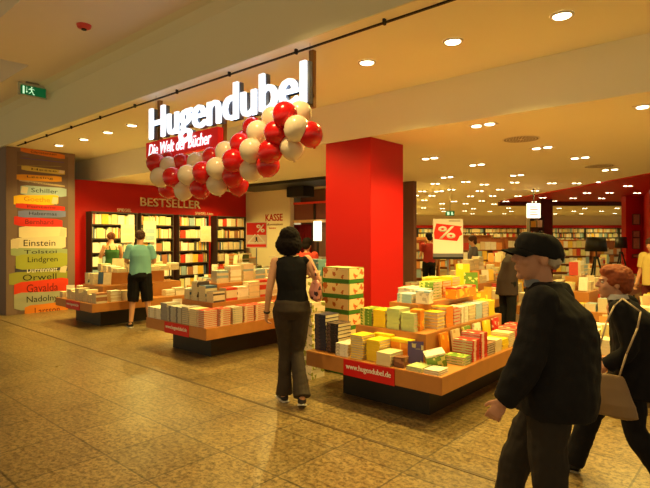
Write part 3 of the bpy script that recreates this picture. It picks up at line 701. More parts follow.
# ---- everything else lying on tables: one heap object
def flat_book(bm, M, w, d, h, c):
    fs = bx(bm, -w/2, w/2, -d/2, d/2, 0, h, 12, M)
    fs[1].material_index = c; fs[0].material_index = c; fs[5].material_index = c
rest = bmesh.new(); rr = random.Random(21)
def rest_pile(x, y, z, n, th, c, w=.14, d=.2, rz=0.0):
    for i in range(n):
        M = Matrix.Translation((x, y, z + i * th + .0006)) @ Matrix.Rotation(rz + rr.uniform(-.06, .06) + (PI if rr.random() < .5 else 0), 4, 'Z')
        flat_book(rest, M, w, d, th - .0008, c)
def fill(x0, x1, y0, y1, z, cols, hmax, step=.17, skip=.03, stand=.14):
    nx = max(1, int((x1 - x0) / step)); ny = max(1, int((y1 - y0) / (step * 1.2)))
    for i in range(nx):
        for j in range(ny):
            if rr.random() < skip: continue
            x = x0 + (i + .5) * (x1 - x0) / nx; y = y0 + (j + .5) * (y1 - y0) / ny
            if rr.random() < stand:
                M = Matrix.Translation((x, y, z)) @ Matrix.Rotation(rr.uniform(-.3, 1.2), 4, 'Z') @ Matrix.Rotation(-.15, 4, 'X')
                bx(rest, -.07, .07, -.015, .015, .012, .24, rr.choice(cols), M)
            else:
                th = rr.choice((.024, .03, .036)); rest_pile(x, y, z, max(2, int(hmax * rr.uniform(.5, 1) / th)), th, rr.choice(cols), .15, .2, rr.uniform(-.05, .05))
WARMC = [0, 5, 0, 5, 2, 8, 0, 5]
# middle table: tiers
cx = (T2[0] + T2[1]) / 2
fill(T2[0] + .37, T2[1] - .37, T2[2] + .37, T2[2] + .6, .70, [0, 5, 9, 8, 1, 7, 3], .28, skip=0)
fill(T2[0] + .37, T2[0] + .6, T2[2] + .62, T2[3] - .37, .70, [0, 5, 5], .22)
fill(T2[1] - .6, T2[1] - .37, T2[2] + .62, T2[3] - .37, .70, [0, 5, 1, 0], .3)
fill(T2[0] + .62, T2[1] - .62, T2[2] + .64, T2[3] - .62, .93, [0, 5, 9, 5], .3, skip=0)
fill(T2[0], T2[0] + .34, T2[2] + .3, T2[3], .44, [0, 5, 5], .24)
fill(T2[0] + .4, T2[1], T2[3] - .34, T2[3], .44, [0, 5, 2], .24)
# far-left table
fill(T3[0], T3[1], T3[2], T3[2] + .34, .44, [0, 6, 5, 7, 0], .27, skip=0)
fill(T3[0], T3[0] + .34, T3[2] + .34, T3[3], .44, [0, 5], .22)
fill(T3[1] - .34, T3[1], T3[2] + .36, T3[3], .44, [0, 5, 5], .22)
fill(T3[0] + .37, T3[1] - .37, T3[2] + .37, T3[2] + .6, .70, [0, 5, 3, 0, 7, 6], .24, skip=0, stand=.5)
fill(T3[0] + .37, T3[1] - .37, T3[2] + .62, T3[3] - .37, .93, [0, 5, 0], .18, skip=0)
# further tables deep in the shop
far_t = [(-1.55, -.05, 5.5, 7.9, 'wooden book table half hidden behind the old couple'), (-3.3, -1.9, 8.65, 10.6, 'crowded book table that the person in the dark coat leans over'), (-7.2, -5.6, 7.6, 9.6, 'book table in the second row behind the middle table'),
         (-10.6, -9.0, 7.0, 9.0, 'book table in the second row near the bestseller wall'), (-5.4, -3.9, 8.9, 10.8, 'book table deep in the shop right of the red pillar'), (-3.9, -2.4, 12.6, 14.8, 'book table far back beneath the far ceiling lights'), (-6.4, -4.8, 12.4, 14.6, 'book table far back left of the percent sign')]
for X0, X1, Y0, Y1, lb in far_t:
    table(X0, X1, Y0, Y1, lb, plate=False)
    ALLC = [0, 5, 2, 8, 1, 5, 0, 4, 9, 11]
    for a, b_, c, d, z, h in ((X0, X1, Y0, Y0 + .34, .44, .24), (X0, X0 + .34, Y0 + .36, Y1, .44, .24), (X1 - .34, X1, Y0 + .36, Y1, .44, .24), (X0 + .37, X1 - .37, Y0 + .37, Y0 + .6, .7, .22), (X0 + .37, X0 + .59, Y0 + .62, Y1 - .4, .7, .22), (X1 - .59, X1 - .37, Y0 + .62, Y1 - .4, .7, .22), (X0 + .6, X1 - .6, Y0 + .63, Y1 - .6, .93, .3)):
        fill(a, b_, c, d, z, ALLC, h, stand=.3)
tag(obj('table_books', rest, BM), 'many further books lying and standing on the tables deeper in the shop', 'books', kind='stuff')

# face-out racks filling the depth of the shop
def rack(px, d, lb, w=1.3, h=1.5, seed=0, rz=YAW):
    p = at_depth(px, d); t = thing('magazine_rack', lb, 'rack', (p.x, p.y, 0), rz)
    obj('back_panel', box(-w/2, w/2, 0, .03, .1, h), mat('rack_wood', (170, 105, 60), .5), t)
    for x in (-w/2, w/2 - .04): obj('side_panel', box(x, x + .04, -.25, 0, 0, h), MATS['rack_wood'], t)
    for k in range(int((h - .2) / .32)): obj('shelf', box(-w/2 + .04, w/2 - .04, -.22, 0, .2 + k * .32, .22 + k * .32), MATS['rack_wood'], t)
    M = Matrix.Translation((p.x, p.y, 0)) @ Matrix.Rotation(rz, 4, 'Z')
    for k in range(int((h - .2) / .32)):
        x = -w/2 + .06
        while x < w/2 - .18:
            ww = rs.uniform(.12, .19); bx(rackb, x, x + ww, -.2, -.17, .222 + k * .32, .222 + k * .32 + rs.uniform(.2, .28), rs.choice([0, 5, 2, 8, 1, 9, 5, 0, 11]), M); x += ww + .015
rackb = bmesh.new()
for px, d, lb, w, h in ((415, 17.5, 'display rack behind the percent sign to its left', 1.6, 1.5), (480, 17, 'display rack right of the percent sign', 1.7, 1.55), (520, 21, 'display rack far back below the small lit sign', 1.6, 1.6), (570, 20.5, 'display rack far back right of the dark brown post', 1.7, 1.5), (612, 22, 'display rack far back beside the small tripod lamp', 1.6, 1.45), (425, 24, 'display rack at the far back beneath the exit sign', 2.2, 1.6), (470, 26, 'display rack near the far back wall', 2.2, 1.7)):
    rack(px, d, lb, w, h)
tag(obj('rack_books', rackb, BM), 'face-out books and magazines standing in the display racks', 'books', kind='stuff')

# ================================================================== BOX STACKS BESIDE THE NEAREST TABLE
M_CGREEN = mat('carton_green', (60, 120, 40), .5); M_CFACE = cover_mat('carton_print', (232, 205, 150), (190, 95, 40), 2)
zc = 0.0
for k in range(7):
    nm = ['lowest', 'second from bottom', 'third from bottom', 'fourth from bottom', 'third from top', 'second from top', 'topmost'][k]
    t = thing('gift_carton', '%s green and cream carton in the stack beside the red pillar' % nm, 'box', (-3.88 + rb.uniform(-.008, .008), 4.72 + rb.uniform(-.008, .008), k * .1775 + .001), rb.uniform(-.03, .03), 'green and cream gift cartons')
    obj('carton', box(-.21, .21, -.14, .14, 0, .176, bev=.003), M_CGREEN, t)
    obj('front_print', box(-.19, .205, -.143, -.1405, 0.045, .17), M_CFACE, t); obj('side_print', box(.2105, .213, -.135, .135, .045, .17), M_CFACE, t)
    obj('top_print', box(-.19, .19, -.12, .12, .1762, .1768), MATS['cover_cream'] if 0 else CM['cream'], t)
M_DOT = cover_mat('patterned_box_paper', (238, 222, 190), (150, 150, 60), 3)
for cidx, (x, y, n, hh) in enumerate(((-4.18, 4.30, 11, .108), (-3.98, 4.30, 8, .108), (-4.40, 4.62, 9, .125), (-4.25, 5.0, 9, .125))):
    for k in range(n):
        cl = ['front left', 'front right', 'rear left', 'rear middle'][cidx]
        t = thing('gift_box', '%s patterned cream box in the %s column behind the walking woman' % (ORD[n - 1 - k], cl), 'box', (x + rb.uniform(-.006, .006), y + rb.uniform(-.006, .006), k * hh + .001), rb.uniform(-.04, .04), 'patterned cream boxes')
        obj('carton', box(-.09, .09, -.11, .11, 0, hh * .7), M_DOT, t); obj('lid', box(-.093, .093, -.113, .113, hh * .7, hh * .985, bev=.002), M_DOT, t)
carton('picture_box', -4.30, 4.655 + .0, 1.1265, .28, .16, .2, .1, cover_mat('blue_box_print', (110, 150, 160), (235, 220, 190), 1), 'blue and cream picture box on top of the patterned boxes')

# ================================================================== PERCENT SIGNS
def pct_sign(px, d, w, z0, z1, lb, big):
    p = at_depth(px, d); t = thing('sale_sign', lb, 'sign', (p.x, p.y, 0), YAW)
    obj('panel', box(-w/2, w/2, -.012, .012, z0, z1, bev=.003), M_WPRINT if big else mat('pale_print', (225, 200, 185), .5), t)
    h = z1 - z0
    bm = bmesh.new()
    if big: poly(bm, [(-w*.46, -.014, z0 + h*.42), (w*.30, -.014, z0 + h*.36), (w*.38, -.014, z0 + h*.5), (w*.48, -.014, z0 + h*.55), (w*.4, -.014, z0 + h*.72), (w*.46, -.014, z0 + h*.78), (w*.1, -.014, z0 + h*.82), (-w*.4, -.014, z0 + h*.87), (-w*.48, -.014, z0 + h*.6)][::1])
    else: poly(bm, [(-w*.46, -.014, z0 + h*.5), (w*.46, -.014, z0 + h*.5), (w*.46, -.014, z0 + h*.96), (-w*.46, -.014, z0 + h*.96)])
    obj('red_field', bm, mat('sale_red', (225, 40, 25), .5, var=.03), t)
    if big:
        text('lettering', '%', M_WPRINT, t, (-w*.34, -.0155, z0 + h*.43), RF, w=w*.58, h=h*.36, ext=.001, off=.02)
        bm = bmesh.new(); bx(bm, w*.02, w*.4, -.0135, -.0125, z0 + h*.93, z0 + h*.95); obj('small_print', bm, M_TAUPEPRINT, t)
        obj('foot_strip', box(-w/2, w/2, -.02, .02, z0 - .055, z0, bev=.004), M_GREY, t); obj('foot_strip', box(-w/2 , w/2, -.02, .02, z0 - .09, z0 - .056), M_BLACK, t)
    else:
        text('lettering', '%', M_WPRINT, t, (0, -.0155, z0 + h*.6), RF, w=w*.4, h=h*.3, ext=.001, off=.02)
        bm = bmesh.new()
        for a_, b2 in (((-.4, .2), (-.05, .52)), ((.4, .2), (.05, .52)), ((-.4, .2), (.4, .2))):
            va = Vector((a_[0]*w, -.015, z0 + a_[1]*h)); vb = Vector((b2[0]*w, -.015, z0 + b2[1]*h)); dv = (vb - va).normalized(); nn = Vector((-dv.z, 0, dv.x)) * .013
            poly(bm, [va - nn, vb - nn, vb + nn, va + nn])
        obj('triangle', bm, M_WPRINT, t)
        bm = bmesh.new(); 
        for q in ([(-.03, .28), (.05, .28), (.03, .42), (-.04, .42)], [(-.02, .28), (.02, .28), (-.06, .22), (-.1, .22)], [(0, .3), (.05, .28), (.1, .22), (.07, .22)]): poly(bm, [(a_*w, -.0155, z0 + b2*h) for a_, b2 in q])
        obj('figure', bm, M_BPRINT, t); obj('lower_strip', box(-w*.46, w*.46, -.014, -.0125, z0 + h*.04, z0 + h*.14), MATS['sale_red'], t)
    bm = bmesh.new(); rod(bm, (0, 0, .02), (0, 0, z0 - .05 if big else z0), .014); cyl(bm, (0, 0, 0), .17, .02); obj('stand', bm, M_GREY, t)
pct_sign(448, 8.05, .47, 1.34, 1.885, 'tall white sale sign with red splash and percent mark beside the red pillar', True)
pct_sign(256.5, 11.2, .46, 1.36, 1.93, 'small red and pale sale sign with triangle before the till wall', False)

# ================================================================== PEOPLE
def loft(bm, rings, seg=20):
    """rings: (center, rx, ry, tangent-rotation or None)"""
    rs_ = []
    for c, rx, ry, rot in rings:
        rs_.append([bm.verts.new(Vector(c) + (rot or Matrix.Identity(3)) @ Vector((rx * math.cos(2*PI*i/seg), ry * math.sin(2*PI*i/seg), 0))) for i in range(seg)])
    for a, b in zip(rs_, rs_[1:]):
        for i in range(seg): bm.faces.new((a[i], a[(i+1) % seg], b[(i+1) % seg], b[i]))
    bm.faces.new(rs_[0][::-1]); bm.faces.new(rs_[-1])
def limb(bm, pts, rad, seg=14, flat_end=False, sub=3):
    """tapered chain with round joints"""
    P, Rd = [], []
    for i in range(len(pts) - 1):
        for k in range(sub):
            u = k / sub; P.append(Vector(pts[i]).lerp(Vector(pts[i+1]), u)); Rd.append(rad[i] * (1 - u) + rad[i+1] * u)
    P.append(Vector(pts[-1])); Rd.append(rad[-1])
    for it in range(1):
        Q = P[:]
        for i in range(1, len(P) - 1): Q[i] = P[i] * .6 + (P[i-1] + P[i+1]) * .2
        P = Q
    rings = []; fr_ = None; pt = None
    for i, p in enumerate(P):
        tg = (P[min(i+1, len(P)-1)] - P[max(i-1, 0)]).normalized()
        fr_ = tg.to_track_quat('Z', 'Y').to_matrix() if fr_ is None else pt.rotation_difference(tg).to_matrix() @ fr_
        pt = tg; rings.append((p, Rd[i], Rd[i], fr_))
    loft(bm, rings, seg)
    ell(bm, P[0], (Rd[0],) * 3, u=12, v=8)
    if not flat_end: ell(bm, P[-1], (Rd[-1],) * 3, u=12, v=8)
def bake(name, bm, m, parent, voxel=.006, smooth=4, amp=0.0, fs=8.0, stretch=(1, 1, .5), amp2=0.0, fs2=25.0, floor=None, tag_label=None):
    bmesh.ops.recalc_face_normals(bm, faces=list(bm.faces))
    o = obj(name, bm, m); md = o.modifiers.new('r', 'REMESH'); md.mode = 'VOXEL'; md.voxel_size = voxel
    sm = o.modifiers.new('s', 'SMOOTH'); sm.iterations = smooth; sm.factor = .5
    dg = bpy.context.evaluated_depsgraph_get(); dg.update(); me = bpy.data.meshes.new_from_object(o.evaluated_get(dg))
    old = o.data; o.modifiers.clear(); o.data = me; bpy.data.meshes.remove(old); me.name = name
    if not me.materials: me.materials.append(m)
    if amp or amp2 or floor is not None:
        for v, nn in zip(me.vertices, [v.normal.copy() for v in me.vertices]):
            c = v.co
            if amp: v.co = c + nn * amp * noise.noise(Vector((c.x * stretch[0], c.y * stretch[1], c.z * stretch[2])) * fs)
            if amp2: v.co = v.co + nn * amp2 * noise.noise(v.co * fs2)
            if floor is not None and v.co.z < floor: v.co.z = floor
    for p in me.polygons: p.use_smooth = True
    o.parent = parent; return o

def hand(bm, wrist, d, n, s, side, curl=.35):
    """wrist point, finger direction d, palm normal n, side: +1 thumb on u, -1 on -u"""
    d = Vector(d).normalized(); n = Vector(n); n = (n - d * n.dot(d)).normalized(); u = d.cross(n).normalized() * side
    w = Vector(wrist); Rm = Matrix((u, d, n)).transposed()
    ell(bm, w + d * .045 * s, (.036 * s, .052 * s, .016 * s), Rm, 14, 10)
    ell(bm, w + d * .072 * s, (.037 * s, .022 * s, .014 * s), Rm, 14, 10)
    for k, (off, ln) in enumerate(((.028, .068), (.009, .078), (-.010, .072), (-.028, .056))):
        p = w + (d * .083 + u * off) * s; pts = [p - d * .012 * s]; a = .15 + .08 * k
        for q, f in enumerate((.45, .3, .25)):
            a += curl * (1 + .15 * k); p = p + (d * math.cos(a) + n * math.sin(a)) * ln * f * s + u * off * .04 * s; pts.append(p)
        limb(bm, pts, [.0095 * s, .009 * s, .0082 * s, .0072 * s], 8, sub=2)
    p = w + (u * .026 + d * .02) * s; q = p + (u * .024 + d * .03 + n * .012) * s; q2 = q + (u * .008 + d * .03 + n * .012) * s
    limb(bm, [p, q, q2], [.014 * s, .011 * s, .009 * s], 8, sub=2)

SK = mat('skin', (214, 158, 122), .5, .4, var=.06, vs=10); SKO = mat('aged_skin', (205, 148, 118), .55, .4, var=.1, vs=14)
class Person: pass
def person(label, loc, rz, s, J, head=(0, 0, 0), skin=None, voxel=.005, name='person', hands=((1, 1), (1, 1)), hs=1.0, female=False):
    P = Person(); t = thing(name, label, 'person', loc, rz); P.t = t; P.s = s
    D = dict(pel=(0, 0, .95), chest=(0, 0, 1.28), neck=(0, -.015, 1.47), head=(0, .02, 1.625), shL=(-.175, -.01, 1.41), shR=(.175, -.01, 1.41), elL=(-.225, -.03, 1.13), elR=(.225, -.03, 1.13), wrL=(-.24, .04, .88), wrR=(.24, .04, .88),
             hpL=(-.09, 0, .93), hpR=(.09, 0, .93), knL=(-.1, .02, .5), knR=(.1, .02, .5), anL=(-.1, -.02, .09), anR=(.1, -.02, .09), toL=(-.12, .14, .03), toR=(.12, .14, .03))
    D.update(J); P.J = {k: Vector(v) * s for k, v in D.items()}; J = P.J
    P.Rh = Euler(head, 'ZYX').to_matrix() if False else (Matrix.Rotation(head[2], 3, 'Z') @ Matrix.Rotation(head[0], 3, 'X') @ Matrix.Rotation(head[1], 3, 'Y'))
    P.hp = lambda x, y, z: J['head'] + P.Rh @ Vector((x, y, z)) * s * hs
    h = s * hs
    bm = bmesh.new()
    sw = .9 if female else 1.0
    loft(bm, [(J['pel'] - Vector((0, 0, .08 * s)), .10 * s, .08 * s, None), (J['pel'], .15 * s, .10 * s, None), (J['pel'].lerp(J['chest'], .4), .125 * s, .09 * s, None), (J['chest'], .15 * s * sw, .105 * s, None), (J['neck'] - Vector((0, 0, .07 * s)), .14 * s * sw, .08 * s, None), (J['neck'], .06 * s, .055 * s, None)])
    limb(bm, [J['neck'] - Vector((0, 0, .04 * s)), P.hp(0, -.012, -.04)], [.062 * s * (sw if female else 1), .05 * h * sw])
    for a in 'LR':
        limb(bm, [J['sh' + a], J['el' + a], J['wr' + a]], [.05 * s * sw, .04 * s * sw, .026 * s * sw])
        limb(bm, [J['hp' + a], J['kn' + a], J['an' + a]], [.08 * s, .054 * s, .036 * s])
        limb(bm, [J['an' + a] - Vector((0, .02, .02)) * s, J['to' + a]], [.034 * s, .026 * s], sub=1)
        sg_ = -1 if a == 'L' else 1
        d = (J['wr' + a] - J['el' + a]).normalized()
        hd = P_hand.get(a + label[:6]) if False else None
        inward = Vector((-sg_, 0, 0)) + d * .01
        hand(bm, J['wr' + a] - d * .01, d + Vector((0, .12, 0)), inward, s, 1 if (d.cross(inward)).y > 0 else -1)
    ell(bm, P.hp(0, -.012, .035), (.074 * h, .092 * h, .083 * h), P.Rh, 20, 16)
    ell(bm, P.hp(0, .028, -.02), (.058 * h, .062 * h, .085 * h), P.Rh, 20, 16)
    ell(bm, P.hp(0, .03, -.066), (.046 * h, .05 * h, .036 * h), P.Rh); ell(bm, P.hp(0, .066, -.088), (.02 * h, .017 * h, .016 * h), P.Rh)
    limb(bm, [P.hp(0, .086, .022), P.hp(0, .104, -.014)], [.008 * h, .0125 * h], 10, sub=1); ell(bm, P.hp(0, .097, -.018), (.018 * h, .012 * h, .009 * h), P.Rh)
    ell(bm, P.hp(0, .078, .032), (.045 * h, .016 * h, .010 * h), P.Rh); ell(bm, P.hp(0, .086, -.046), (.022 * h, .009 * h, .0055 * h), P.Rh); ell(bm, P.hp(0, .084, -.058), (.019 * h, .009 * h, .006 * h), P.Rh)
    for q in (-1, 1):
        ell(bm, P.hp(.036 * q, .06, -.018), (.022 * h, .022 * h, .024 * h), P.Rh)
        ell(bm, P.hp(.074 * q, -.004, 0), (.010 * h, .019 * h, .032 * h), P.Rh @ Matrix.Rotation(.35 * q, 3, 'Z') @ Matrix.Rotation(-.15, 3, 'X'))
    P.body = bake('body', bm, skin or SK, t, voxel, 3)
    for q in (-1, 1):
        bm = bmesh.new(); ell(bm, P.hp(.030 * q, .0765, .012), (.012 * h, .009 * h, .008 * h), P.Rh); obj('eye', bm, mat('eye_white', (210, 200, 190), .3), t, smooth=True)
        bm = bmesh.new(); ell(bm, P.hp(.030 * q, .0835, .012), (.0055 * h, .003 * h, .0055 * h), P.Rh); obj('iris', bm, M_BPRINT, t, smooth=True)
    return P
def sleeve(P, bm, a, r, upto=1.0):
    J = P.J; s = P.s; w = J['wr' + a]
    pts = [J['sh' + a] + Vector(((.01 if a == 'L' else -.01) * s, 0, .0)), J['el' + a]]
    if upto <= 0: pts[1] = J['sh' + a].lerp(J['el' + a], upto + 1)
    else: pts.append(J['el' + a].lerp(w, upto))
    limb(bm, pts, [x * s for x in r][:len(pts)], flat_end=True)
def torso(P, bm, rings):
    """rings: (t from pelvis(0) to neck(1), dz, rx, ry, dy)"""
    J = P.J; s = P.s; out = []
    for u, rx, ry, dy in rings:
        base = J['pel'].lerp(J['chest'], min(u, .6) / .6) if u <= .6 else J['chest'].lerp(J['neck'], (u - .6) / .4)
        if u < 0: base = J['pel'] + Vector((0, 0, u * .5 * s / .6 * .6))
        out.append((base + Vector((0, dy * s, 0)), rx * s, ry * s, None))
    loft(bm, out, 28)
def trousers(P, m, rt, amp=.008, hip=(.155, .115), upto=1.0, waist=.1, name='trousers', hem=None):
    J = P.J; s = P.s; bm = bmesh.new()
    loft(bm, [(J['pel'] + Vector((0, -.01 * s, -.13 * s)), .1 * s, .09 * s, None), (J['pel'] + Vector((0, -.012 * s, -.05 * s)), hip[0] * 1.06 * s, hip[1] * 1.12 * s, None), (J['pel'] + Vector((0, -.005 * s, .03 * s)), hip[0] * s, hip[1] * s, None), (J['pel'] + Vector((0, 0, waist * s)), hip[0] * .88 * s, hip[1] * .9 * s, None)], 28)
    for a in 'LR':
        h, k, n = J['hp' + a], J['kn' + a], J['an' + a]
        if upto >= 1: 
            e = n + (n - k).normalized() * .015 * s
            limb(bm, [h - Vector((0, 0, .02 * s)), h.lerp(k, .5), k, k.lerp(n, .5), e], [r * s for r in rt], flat_end=True)
        else: limb(bm, [h - Vector((0, 0, .02 * s)), h.lerp(k, .5), k, k.lerp(n, upto)], [r * s for r in rt[:4]], flat_end=True)
    return bake(name, bm, m, P.t, .007, 3, amp=amp, fs=9, stretch=(1, 1, .8), amp2=amp * .3)
def shoes(P, m, solem, w=.04):
    for a in 'LR':
        s = P.s; n = P.J['an' + a]; to = P.J['to' + a]; d = (to - n); d2 = Vector((d.x, d.y, 0)).normalized()
        heel = n + Vector((0, 0, -.045 * s)) - d2 * .02 * s
        bm = bmesh.new(); limb(bm, [heel, heel.lerp(to, .5) + Vector((0, 0, .008 * s)), to + d2 * .03 * s], [.038 * s, .04 * s, .034 * s], sub=2); limb(bm, [heel + Vector((0, 0, .01)), n + Vector((0, 0, .005 * s))], [.036 * s, .038 * s], sub=1)
        o = bake('shoe', bm, m, P.t, .006, 3)
        dd = (to + d2 * .03 * s) - heel
        Mx = Matrix.Translation(heel.lerp(to + d2 * .03 * s, .5) - Vector((0, 0, .033 * s))) @ dd.to_track_quat('Y', 'Z').to_matrix().to_4x4()
        bm = bmesh.new(); bx(bm, -.036 * s, .036 * s, -dd.length / 2 - .03 * s, dd.length / 2 + .03 * s, -.008 * s, .006 * s, 0, Mx); obj('sole', bm, solem, o)

# ---------------- old man in the black cap
M_JK = mat('black_jacket_cloth', (26, 24, 27), .85, .25, var=.25, vs=14, bump=.15); M_TR = mat('charcoal_trouser_cloth', (52, 46, 42), .85, .2, var=.15, vs=20)
pm = at_depth(553, 2.46)
P = person('elderly man in black cap and black jacket walking past the shop', (pm.x, pm.y, 0), H2 + .08, .935,
           dict(pel=(0, 0, .95), chest=(0, .03, 1.28), neck=(0, .05, 1.46), head=(-.02, .075, 1.60), shL=(-.19, .02, 1.385), shR=(.19, .02, 1.385), elL=(-.26, .05, 1.12), wrL=(-.28, .17, .89), elR=(.245, -.06, 1.1), wrR=(.255, -.02, .86),
                knL=(-.1, .0, .5), anL=(-.1, -.13, .11), toL=(-.11, .0, .03), knR=(.09, .2, .52), anR=(.09, .28, .12), toR=(.11, .44, .06)), head=(.1, 0, .62), skin=SKO, hs=1.14)
bm = bmesh.new()
torso(P, bm, [(-.25, .235, .20, -.01), (-.15, .235, .20, -.015), (0, .23, .195, -.02), (.25, .222, .19, -.03), (.5, .23, .19, -.035), (.7, .232, .175, -.035), (.86, .2, .125, -.02), (.95, .13, .1, -.01), (1.0, .085, .08, .0)])
sleeve(P, bm, 'L', (.09, .075, .056), .93); sleeve(P, bm, 'R', (.09, .075, .056), .93)
n = P.J['neck']; loft(bm, [(n + Vector((0, -.03, -.05)), .12, .11, None), (n + Vector((0, -.012, .0)), .088, .085, None), (n + Vector((0, -.008, .02)), .078, .076, None)], 24)
bake('jacket', bm, M_JK, P.t, .007, 5, amp=.028, fs=6, stretch=(1, 1, .45), amp2=.006, fs2=22); bm = bmesh.new()
bm = bmesh.new(); loft(bm, [(n + Vector((0, .02, -.01)), .07, .068, None), (n + Vector((0, .022, .035)), .064, .062, None)], 24); bake('shirt_collar', bm, mat('blue_grey_shirt', (130, 135, 145), .8), P.t, .006, 2)
trousers(P, M_TR, (.115, .10, .088, .08, .078), .016); shoes(P, M_BLACK, M_BPRINT)
bm = bmesh.new(); h = P.s * 1.14
for q in (-1, 1): ell(bm, P.hp(.054 * q, -.056, .0), (.020 * h, .034 * h, .03 * h), P.Rh)
ell(bm, P.hp(0, -.083, -.008), (.056 * h, .016 * h, .036 * h), P.Rh)
bake('hair', bm, mat('grey_white_hair', (196, 180, 158), .8, var=.2, vs=60), P.t, .005, 2, amp2=.005, fs2=70)
bm = bmesh.new()
rings = []
for u in range(9):
    a = u / 8 * PI / 2; z = .03 + .085 * math.sin(a); k = math.cos(a * .92) ** .55 if u < 8 else .25
    c = P.hp(0, -.012 + .012 * math.sin(a), z); rings.append((c, .088 * h * k, .108 * h * k, P.Rh @ Matrix.Rotation(.08, 3, 'X')))
loft(bm, rings, 28); ell(bm, P.hp(0, -.006, .117), (.009 * h,) * 3)
loft(bm, [(P.hp(0, -.014, .008), .085 * h, .104 * h, P.Rh @ Matrix.Rotation(.16, 3, 'X')), (P.hp(0, -.012, .035), .088 * h, .108 * h, P.Rh @ Matrix.Rotation(.1, 3, 'X'))], 28)
cap_o = bake('cap', bm, mat('black_cap_cloth', (22, 21, 23), .8, .25), P.t, .004, 3, amp2=.003, fs2=30)
bm = bmesh.new(); N = 14
for lay in (0, 1):
    pass
rows = []
for j in range(5):
    u = j / 4; row = []
    for i in range(N + 1):
        a = PI * (.13 + .74 * i / N); x = .083 * math.cos(a) * (1 - .12 * u); y = .09 * math.sin(a) + .075 * u * math.sin(a) ** .7; z = .042 - .018 * u - .028 * (math.cos(a) ** 2)
        row.append(bm.verts.new(P.hp(x, y, z)))
    rows.append(row)
for a_, b2 in zip(rows, rows[1:]):
    for i in range(N): bm.faces.new((a_[i], a_[i+1], b2[i+1], b2[i]))
bmesh.ops.solidify(bm, geom=list(bm.faces), thickness=.005); obj('brim', bm, MATS['black_cap_cloth'], cap_o, smooth=True)
bm = bmesh.new(); ell(bm, P.hp(0, -.112, .028), (.034 * h, .012 * h, .018 * h), P.Rh); obj('strap_opening', bm, mat('bare_scalp', (215, 185, 150), .6), cap_o, smooth=True)

# ---------------- old woman with handbag
pw = at_depth(632, 3.2)
P = person('elderly woman with short auburn hair and beige handbag walking behind the man', (pw.x, pw.y, 0), H2 + .05, .845,
           dict(pel=(0, -.02, .95), chest=(0, .03, 1.27), neck=(0, .09, 1.43), head=(0, .125, 1.54), shL=(-.16, .05, 1.37), shR=(.16, .05, 1.37), elL=(-.22, -.03, 1.1), wrL=(-.22, .14, .95), elR=(.21, -.0, 1.1), wrR=(.2, .15, .93),
                knL=(-.08, -.02, .5), anL=(-.08, -.26, .14), toL=(-.1, -.15, .04), knR=(.08, .28, .52), anR=(.08, .42, .10), toR=(.09, .57, .05)), head=(.02, 0, .45), skin=SKO, female=True, hs=1.08)
M_WJ = mat('black_wool_cloth', (24, 22, 26), .9, .2, var=.2, vs=14)
bm = bmesh.new(); torso(P, bm, [(-.42, .215, .185, -.01), (-.1, .21, .18, -.01), (.15, .2, .17, -.02), (.4, .2, .175, -.035), (.62, .2, .17, -.04), (.8, .185, .13, -.03), (.94, .13, .1, -.02), (1.0, .08, .075, 0)])
sleeve(P, bm, 'L', (.08, .068, .05), .9); sleeve(P, bm, 'R', (.08, .068, .05), .9)
bake('jacket', bm, M_WJ, P.t, .007, 5, amp=.022, fs=7, stretch=(1, 1, .5), amp2=.005, fs2=22)
bm = bmesh.new(); n = P.J['neck']; loft(bm, [(n + Vector((0, .0, -.01)), .068, .066, None), (n + Vector((0, .006, .03)), .06, .058, None)], 24); bake('blouse_collar', bm, mat('white_blouse', (200, 195, 190), .8), P.t, .006, 2)
trousers(P, M_WJ, (.11, .10, .08, .085, .088), .012); shoes(P, M_BLACK, M_GREY)
bm = bmesh.new(); h = P.s * 1.08
ell(bm, P.hp(0, -.03, .045), (.098 * h, .105 * h, .092 * h), P.Rh); ell(bm, P.hp(0, -.07, .0), (.085 * h, .06 * h, .07 * h), P.Rh); ell(bm, P.hp(0, .025, .085), (.075 * h, .06 * h, .045 * h), P.Rh)
for q in (-1, 1): ell(bm, P.hp(.07 * q, -.01, .03), (.022 * h, .045 * h, .04 * h), P.Rh)
bake('hair', bm, mat('auburn_hair', (150, 72, 36), .65, .35, var=.35, vs=50), P.t, .005, 2, amp=.006, fs=18, stretch=(1, 1, 1), amp2=.004, fs2=60)
# handbag on her left hip: a thing she carries
Mw = Matrix.Translation((pw.x, pw.y, 0)) @ Matrix.Rotation(H2 + .05, 4, 'Z')
bl = Mw @ Vector((-.285, .13, .54)); 
t = thing('handbag', 'beige leather shoulder bag hanging at the elderly woman\'s left hip', 'handbag', bl, H2 + .05)
bm = bmesh.new(); rings = []
for z, rx, ry in ((0, .03, .17), (.015, .045, .2), (.08, .048, .19), (.17, .035, .155), (.23, .02, .13), (.245, .012, .12)): rings.append(((0, 0, z), rx, ry, None))
loft(bm, rings, 28); bake('bag_body', bm, mat('beige_leather', (140, 112, 80), .45, .4, var=.1, vs=12), t, .005, 3, amp=.012, fs=12)
bm = bmesh.new(); shp = Vector((.135, -.035, 1.375 * .845 - .66 + .012)) 
def strap(bm, pts, w=.012, th=.003):
    pts = [Vector(p) for p in pts]; prev = None
    for a, b in zip(pts, pts[1:]): rod(bm, a, b, w * .6, 8)
strap(bm, [(0, -.1, .23), (.0, -.14, .38), (.04, -.19, .53), (.09, -.2, .62), (.14, -.1, .685)], .009); strap(bm, [(0, .06, .23), (.0, .0, .4), (.04, -.03, .55), (.1, -.06, .64), (.14, -.1, .685)], .009)
obj('strap', bm, mat('cream_strap', (190, 165, 135), .5), t, smooth=True)
for yb in (.1, -.11):
    bm = bmesh.new(); ell(bm, (0, yb, .215), (.014, .014, .014)); obj('buckle', bm, M_GREY, t, smooth=True)

